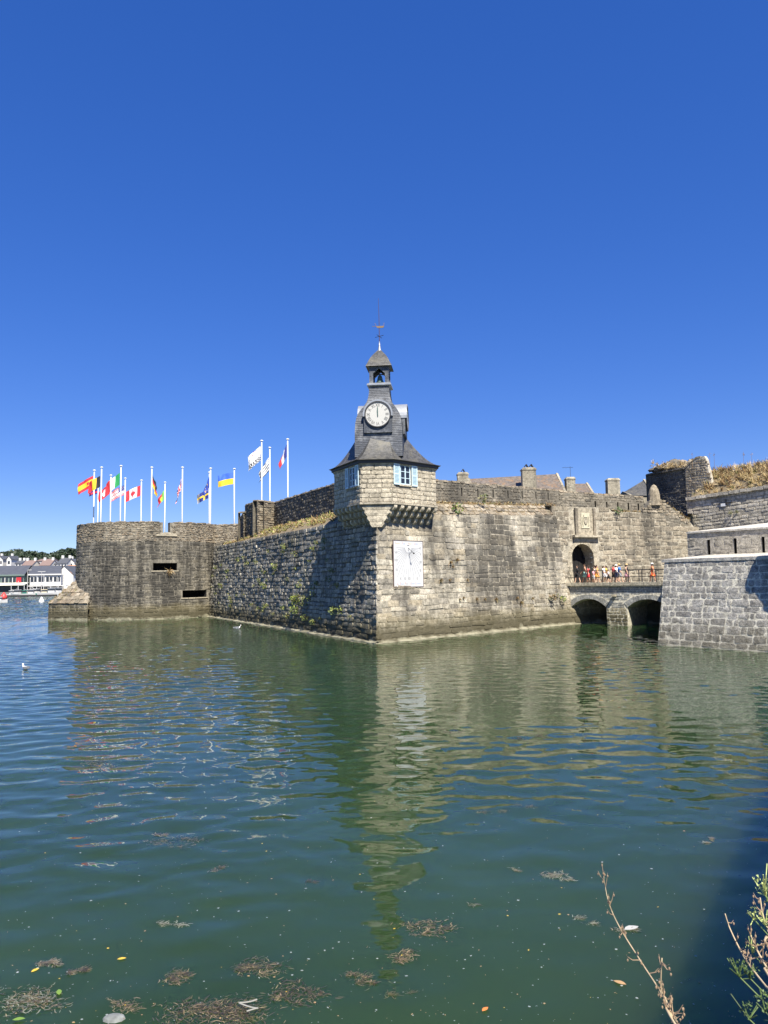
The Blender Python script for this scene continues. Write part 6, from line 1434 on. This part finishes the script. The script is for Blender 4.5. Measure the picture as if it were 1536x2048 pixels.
SWL = [(200, 1531, 40, 16, 420, 'dense brown and olive seaweed raft on the left, farthest big one', (0, 1, 2, 1)), (345, 1690, 55, 14, 460, 'long brown seaweed raft left of the tower reflection', (0, 0, 2, 0)), (320, 1669, 12, 5, 60, 'tiny seaweed scrap just above the long brown raft', (0, 2)), (434, 1738, 17, 6, 80, 'small reddish seaweed tuft right below the long brown raft', (0, 2)), (622, 1767, 12, 7, 90, 'small dark seaweed tuft left of the tower reflection', (0, 0)), (855, 1860, 58, 22, 560, 'broad red brown raft at the tip of the tower reflection', (0, 2, 0, 2)), (800, 1917, 32, 15, 320, 'compact tan seaweed raft just below the reflected spire', (0, 2, 2)), (722, 1956, 36, 14, 300, 'branching tan raft left of the reflected spire', (2, 0, 1)), (515, 1938, 55, 15, 420, 'streaky seaweed raft with a white shell at lower centre left', (0, 2, 1)), (355, 1955, 28, 14, 240, 'round seaweed raft lower left of centre', (0, 2, 1)), (245, 2014, 32, 15, 320, 'seaweed raft above the pale stone at the bottom left', (0, 2, 2)), (430, 2030, 110, 26, 1300, 'largest seaweed raft along the bottom edge', (0, 1, 2, 0)), (590, 1986, 55, 16, 420, 'trailing seaweed arm right of the largest raft', (0, 0, 2)), (50, 2000, 60, 24, 620, 'pale tangled seaweed raft in the bottom left corner', (0, 2, 3)), (97, 1928, 26, 8, 150, 'thin pale seaweed strand above the bottom left raft', (2, 3, 0)), (152, 1943, 18, 7, 110, 'small seaweed knot above the bottom left raft', (0, 2)), (100, 1538, 18, 5, 70, 'thin dark seaweed wisp left of the dense raft', (0, 0)), (1113, 1746, 34, 13, 260, 'pale tan seaweed raft right of the tower reflection', (2, 3, 3)), (1058, 1474, 32, 9, 170, 'dark red seaweed patch in the reflected curtain wall', (0, 0)), (905, 1463, 18, 5, 60, 'faint seaweed patch right of the reflected sundial', (0, 0)), (315, 1432, 18, 5, 70, 'small dark seaweed patch in the reflected round tower', (0, 0)), (1045, 1614, 28, 9, 140, 'brown seaweed with a pale leaf right of centre', (2, 0)), (985, 1621, 32, 6, 120, 'flat brown seaweed sliver right of centre', (2, 0, 1)), (1416, 1680, 14, 7, 90, 'pale seaweed tuft far right in the blue water', (3, 2)), (1170, 1842, 26, 9, 160, 'pale curling seaweed strand beside the dry stalk', (3, 1)), (1250, 1865, 24, 9, 140, 'leaf and weed litter caught behind the dry stalk', (2, 3, 0)), (945, 1814, 12, 5, 60, 'tiny seaweed scrap between reflection and pale raft', (3, 1)), (340, 1850, 32, 7, 170, 'pale submerged looking weed patch at left', (3, 3)), (1030, 1738, 10, 5, 50, 'tiny tan tuft just left of the pale raft', (2, 3)), (800, 1988, 32, 8, 140, 'dark green weed frond at the lower centre', (1, 1))]
for i, (px, py, rx, ry, n, lab, mt) in enumerate(SWL):
    if px < 650 and py > 1900: n = int(n * 1.7); rx *= 1.12; ry *= 1.15
    dpt = onz(px, py)[1]; seaweed(lab, px, py, rx * 1.0, ry * 1.0, int(n * .95), 400 + i, mt, .022 + .0016 * dpt)
rs = np.random.RandomState(44); m = MB()
LM = [plain('fleck_white', (.4, .4, .38), .7), plain('leaf_litter_tan', (.4, .25, .12), .7), plain('leaf_litter_yellow', (.65, .42, .05), .6), plain('leaf_litter_green', (.15, .25, .04), .6), plain('fleck_grey', (.3, .32, .3), .7)]
for i in range(800):
    py = 1500 + 548 * rs.rand() ** .6; px = rs.uniform(-20, 1560); c = onz(px, py, .006 + .01 * rs.rand()); r = (.006 + .016 * rs.rand() ** 4) * (.6 + c[1] * .03); k = rs.randint(5, 8); ph = rs.uniform(0, 6); e = rs.uniform(.35, 1)
    an_ = np.linspace(0, 2 * math.pi, k, endpoint=False) + rs.uniform(-.3, .3, k); ct_, st_ = math.cos(ph), math.sin(ph)
    m.add([c + A3(r * math.cos(a) * ct_ - r * e * math.sin(a) * st_, r * math.cos(a) * st_ + r * e * math.sin(a) * ct_, 0) for a in an_], [tuple(range(k))], [0, 4, 4, 1, 1, 4, 4, 4, 4, 4, 1, 0, 4, 4, 1, 2][rs.randint(16)])
tag(m.build('floating_flecks', LM, kind='stuff'), 'tiny pale flecks and leaf scraps scattered over the near water', 'litter')
def leaf(label, px, py, r, mat, yaw=0):
    c = onz(px, py, .012); m = MB(); P = [(-1, 0), (-.5, .38), (.1, .5), (.7, .28), (1.1, 0), (.7, -.28), (.1, -.5), (-.5, -.38)]; cs, sn = math.cos(yaw), math.sin(yaw)
    top = [c + A3(x * cs - y * sn, x * sn + y * cs, .15 * abs(y)) * r for x, y in P]; m.loft([[p - A3(0, 0, .002) for p in top], top]); tag(m.build('floating_leaf', mat), label, 'leaf', 'leaves afloat on the water')
leaf('yellow leaf floating alone left of centre near the bottom', 243, 1917, .05, LM[2], .3); leaf('yellow leaf floating at lower left', 70, 1940, .05, LM[2], 1.0); leaf('lime green leaf in the bottom left corner', 37, 2038, .06, LM[3], .2); leaf('green heart shaped leaf left of the round raft', 118, 1984, .06, LM[3], 2.0); leaf('white pale leaf behind the dry stalk', 1262, 1856, .11, LM[0], .4); leaf('reddish brown leaf beside the dry stalk', 1240, 1965, .07, LM[1], 2.5); leaf('small orange leaf at lower centre right', 970, 2018, .05, plain('leaf_litter_orange', (.6, .2, .05), .6), .8)
c = onz(228, 2038, .0); m = MB(); m.ell(c + A3(0, 0, .0), .12, .08, .045, 10, 6); tag(m.build('floating_stone', plain('pumice_pale', (.2, .215, .21), .9, var=.4)), 'pale grey float of pumice or foam at the bottom left', 'debris')
c = onz(500, 2018, .03); m = MB(); m.tube([c + A3(.11 * math.sin(t * 5) - .02, .16 * (t - .5), .02 + .01 * math.sin(9 * t)) for t in np.linspace(0, 1.4, 16)], .008, 6); tag(m.build('white_cord', plain('cord_white', (.25, .25, .23), .8)), 'curl of white cord tangled in the largest seaweed raft', 'cord')

# ================================================================== NEAR QUAY, PLANTS AT THE PHOTOGRAPHER'S FEET
m = MB(); m.box((0, -9.6, .45), 80, 21, 4.9); tag(m.build('near_quay', M['mortar']), kind='structure')
STK = plain('dry_stalk', (.46, .36, .22), .8, var=.25, scale=20); STK2 = plain('dry_stalk_brown', (.3, .21, .13), .8)
def stalk(label, pts, r0, r1, seed, twigs=14, pods=True):
    rs = np.random.RandomState(seed); P = [at(px, py, Y) for px, py, Y in pts]
    P.append(A3(P[-1][0] + .12, .85, 2.92)); t = thing('dry_stalk', label, 'plant', P[-1], 'dry stalks by the quay')
    Q = []
    for i in range(len(P) - 1):
        for k in np.linspace(0, 1, 5, endpoint=False):
            p0, p1, p2, p3 = P[max(i - 1, 0)], P[i], P[i + 1], P[min(i + 2, len(P) - 1)]
            Q.append(.5 * ((2 * p1) + (p2 - p0) * k + (2 * p0 - 5 * p1 + 4 * p2 - p3) * k * k + (3 * p1 - p0 - 3 * p2 + p3) * k ** 3))
    Q.append(P[-1]); rad = np.linspace(r1, r0, len(Q)); m = MB(); m.tube(Q, list(rad), 7); m.build('stem', STK, t, smooth=True)
    for k in range(twigs):
        i = rs.randint(1, len(Q) - 4); p = Q[i]; d = nrm(rs.normal(0, 1, 3) + A3(0, 0, .6)); L = rs.uniform(.015, .05); m = MB(); m.tube([p, p + d * L * .6, p + d * L + A3(0, 0, .012)], [.0018, .0014, .0007], 5)
        if pods: m.ell(p + d * L, .0032, .0032, .005, 6, 4)
        m.build('twig', STK2, t)
stalk('long bare dry stalk leaning over the water at lower right', [(1206, 1742, 3.1), (1216, 1800, 3.05), (1238, 1852, 3.0), (1280, 1920, 2.9), (1322, 1985, 2.75), (1345, 2030, 2.6), (1395, 2110, 2.3)], .0036, .0012, 1, 30)
stalk('shorter knobbly dry stalk crossing the long one at the bottom', [(1324, 1916, 2.5), (1322, 1975, 2.5), (1332, 2000, 2.48), (1347, 2035, 2.42), (1375, 2090, 2.3)], .0042, .0016, 2, 26)
stalk('bare dry stalk near the right edge of the picture', [(1450, 1827, 2.7), (1462, 1862, 2.68), (1492, 1920, 2.6), (1536, 1978, 2.45), (1600, 2060, 2.2)], .0045, .0016, 3, 14)
stalk('knobbly dry stalk at the right edge among green flowers', [(1499, 1866, 2.4), (1514, 1900, 2.38), (1536, 1940, 2.3), (1590, 2030, 2.1)], .0045, .002, 4, 24)
stalk('upright dry stalk touching the right edge', [(1520, 1795, 2.5), (1527, 1835, 2.48), (1540, 1870, 2.45), (1590, 1980, 2.2)], .0045, .002, 5, 14)
um = thing('flowering_plant', 'green umbel flowering plant at the right edge of the picture', 'plant', A3(1.2, .85, 2.92)); rs = np.random.RandomState(66)
GS_, GF = plain('plant_stem_green', (.14, .2, .06), .6), leafmat('umbel_florets', (.42, .48, .16), .3)
for px, py, Y, r in ((1528, 1765, 2.3, .035), (1533, 1780, 2.32, .03), (1506, 1822, 2.35, .022), (1478, 1931, 2.2, .03), (1530, 1838, 2.3, .02), (1499, 1938, 2.25, .025), (1503, 1892, 2.4, .02), (1530, 2000, 2.1, .03), (1497, 2018, 2.1, .025)):
    c = at(px, py, Y); m = MB(); e = A3(1.25, 1.2, 3.0); m.tube([e, (e + c) / 2 + A3(.08, 0, -.02), c - A3(0, 0, r)], [.004, .0028, .0018], 5); m.build('stem', GS_, um)
    m = MB(); dark = py > 1900; leaves(m, c, 46, r, r * .14, rs, flat=.7)  # lower heads go dark green, their shade put into the colour
    for k in range(7): d = rs.normal(0, 1, 3) * r * .7; m.tube([c - A3(0, 0, r), c + d], .0015, 4)
    m.build('flower_head', M['leaf_d'] if dark else GF, um)
m = MB()
for k in range(5): c = at(1522 + 100 * rs.rand() ** .7, rs.uniform(1850, 2120), rs.uniform(1.9, 2.4)); leaves(m, c, 5, .035, .009, rs)
m.build('leaves', M['leaf_d'], um)

# ================================================================== GUESSED BUILDINGS ADDED OUT OF FRAME TO SHADE THE WATER AND THE RIGHT BASTION
qh = thing('added_quay_house', 'guessed stone house added out of view at right to shade the water', 'house', (14, 2, 0))
a_, b_ = A3(3.5, -1.2, 0), A3(16.0, 19.0, 0); t_ = nrm(b_ - a_); n_ = A3(t_[1], -t_[0], 0); HQ = 8.6; L_ = np.linalg.norm(b_ - a_)
m = MB(); m.frame_box(a_ - A3(0, 0, 1), t_ * L_, n_ * 9, A3(0, 0, HQ + .8)); m.build('wall', M['gate'], qh)
m = MB(); p = [a_ - n_ * .3, a_ + n_ * 4.5, a_ + n_ * 9.3]; z = [HQ - .2, HQ + 3.2, HQ - .2]; m.loft([[q + A3(0, 0, k) for q, k in zip(p, z)], [q + t_ * L_ + A3(0, 0, k) for q, k in zip(p, z)]]); m.build('roof', M['slate'], qh)
for k in range(5):
    m = MB(); m.frame_box(a_ + t_ * (2.5 + k * 4.5) - n_ * .05 + A3(0, 0, 4.2), t_ * 1.1, n_ * .1, A3(0, 0, 1.7)); m.build('window', M['glass'], qh)
bz = thing('added_bartizan', 'guessed round sentry turret added out of view to shade the blue grey bastion', 'turret', WB.P(9.3, ZB))
c = WB.P(9.3, ZB) * A3(1, 1, 0) + WB.n * .15; m = MB(); m.lathe(c, [(.1, 3.2), (.6, 4.0), (1.15, 4.9), (1.25, 5.2)], 20); m.build('corbel', M['blue'], bz)
m = MB(); m.lathe(c, [(1.2, 5.2), (1.2, 7.7)], 20); m.build('wall', M['blue'], bz); m = MB(); m.lathe(c, [(1.35, 7.7), (1.2, 8.1), (.8, 8.7), (.2, 9.1), (.05, 9.4)], 20); m.build('roof', M['blue'], bz, smooth=True)
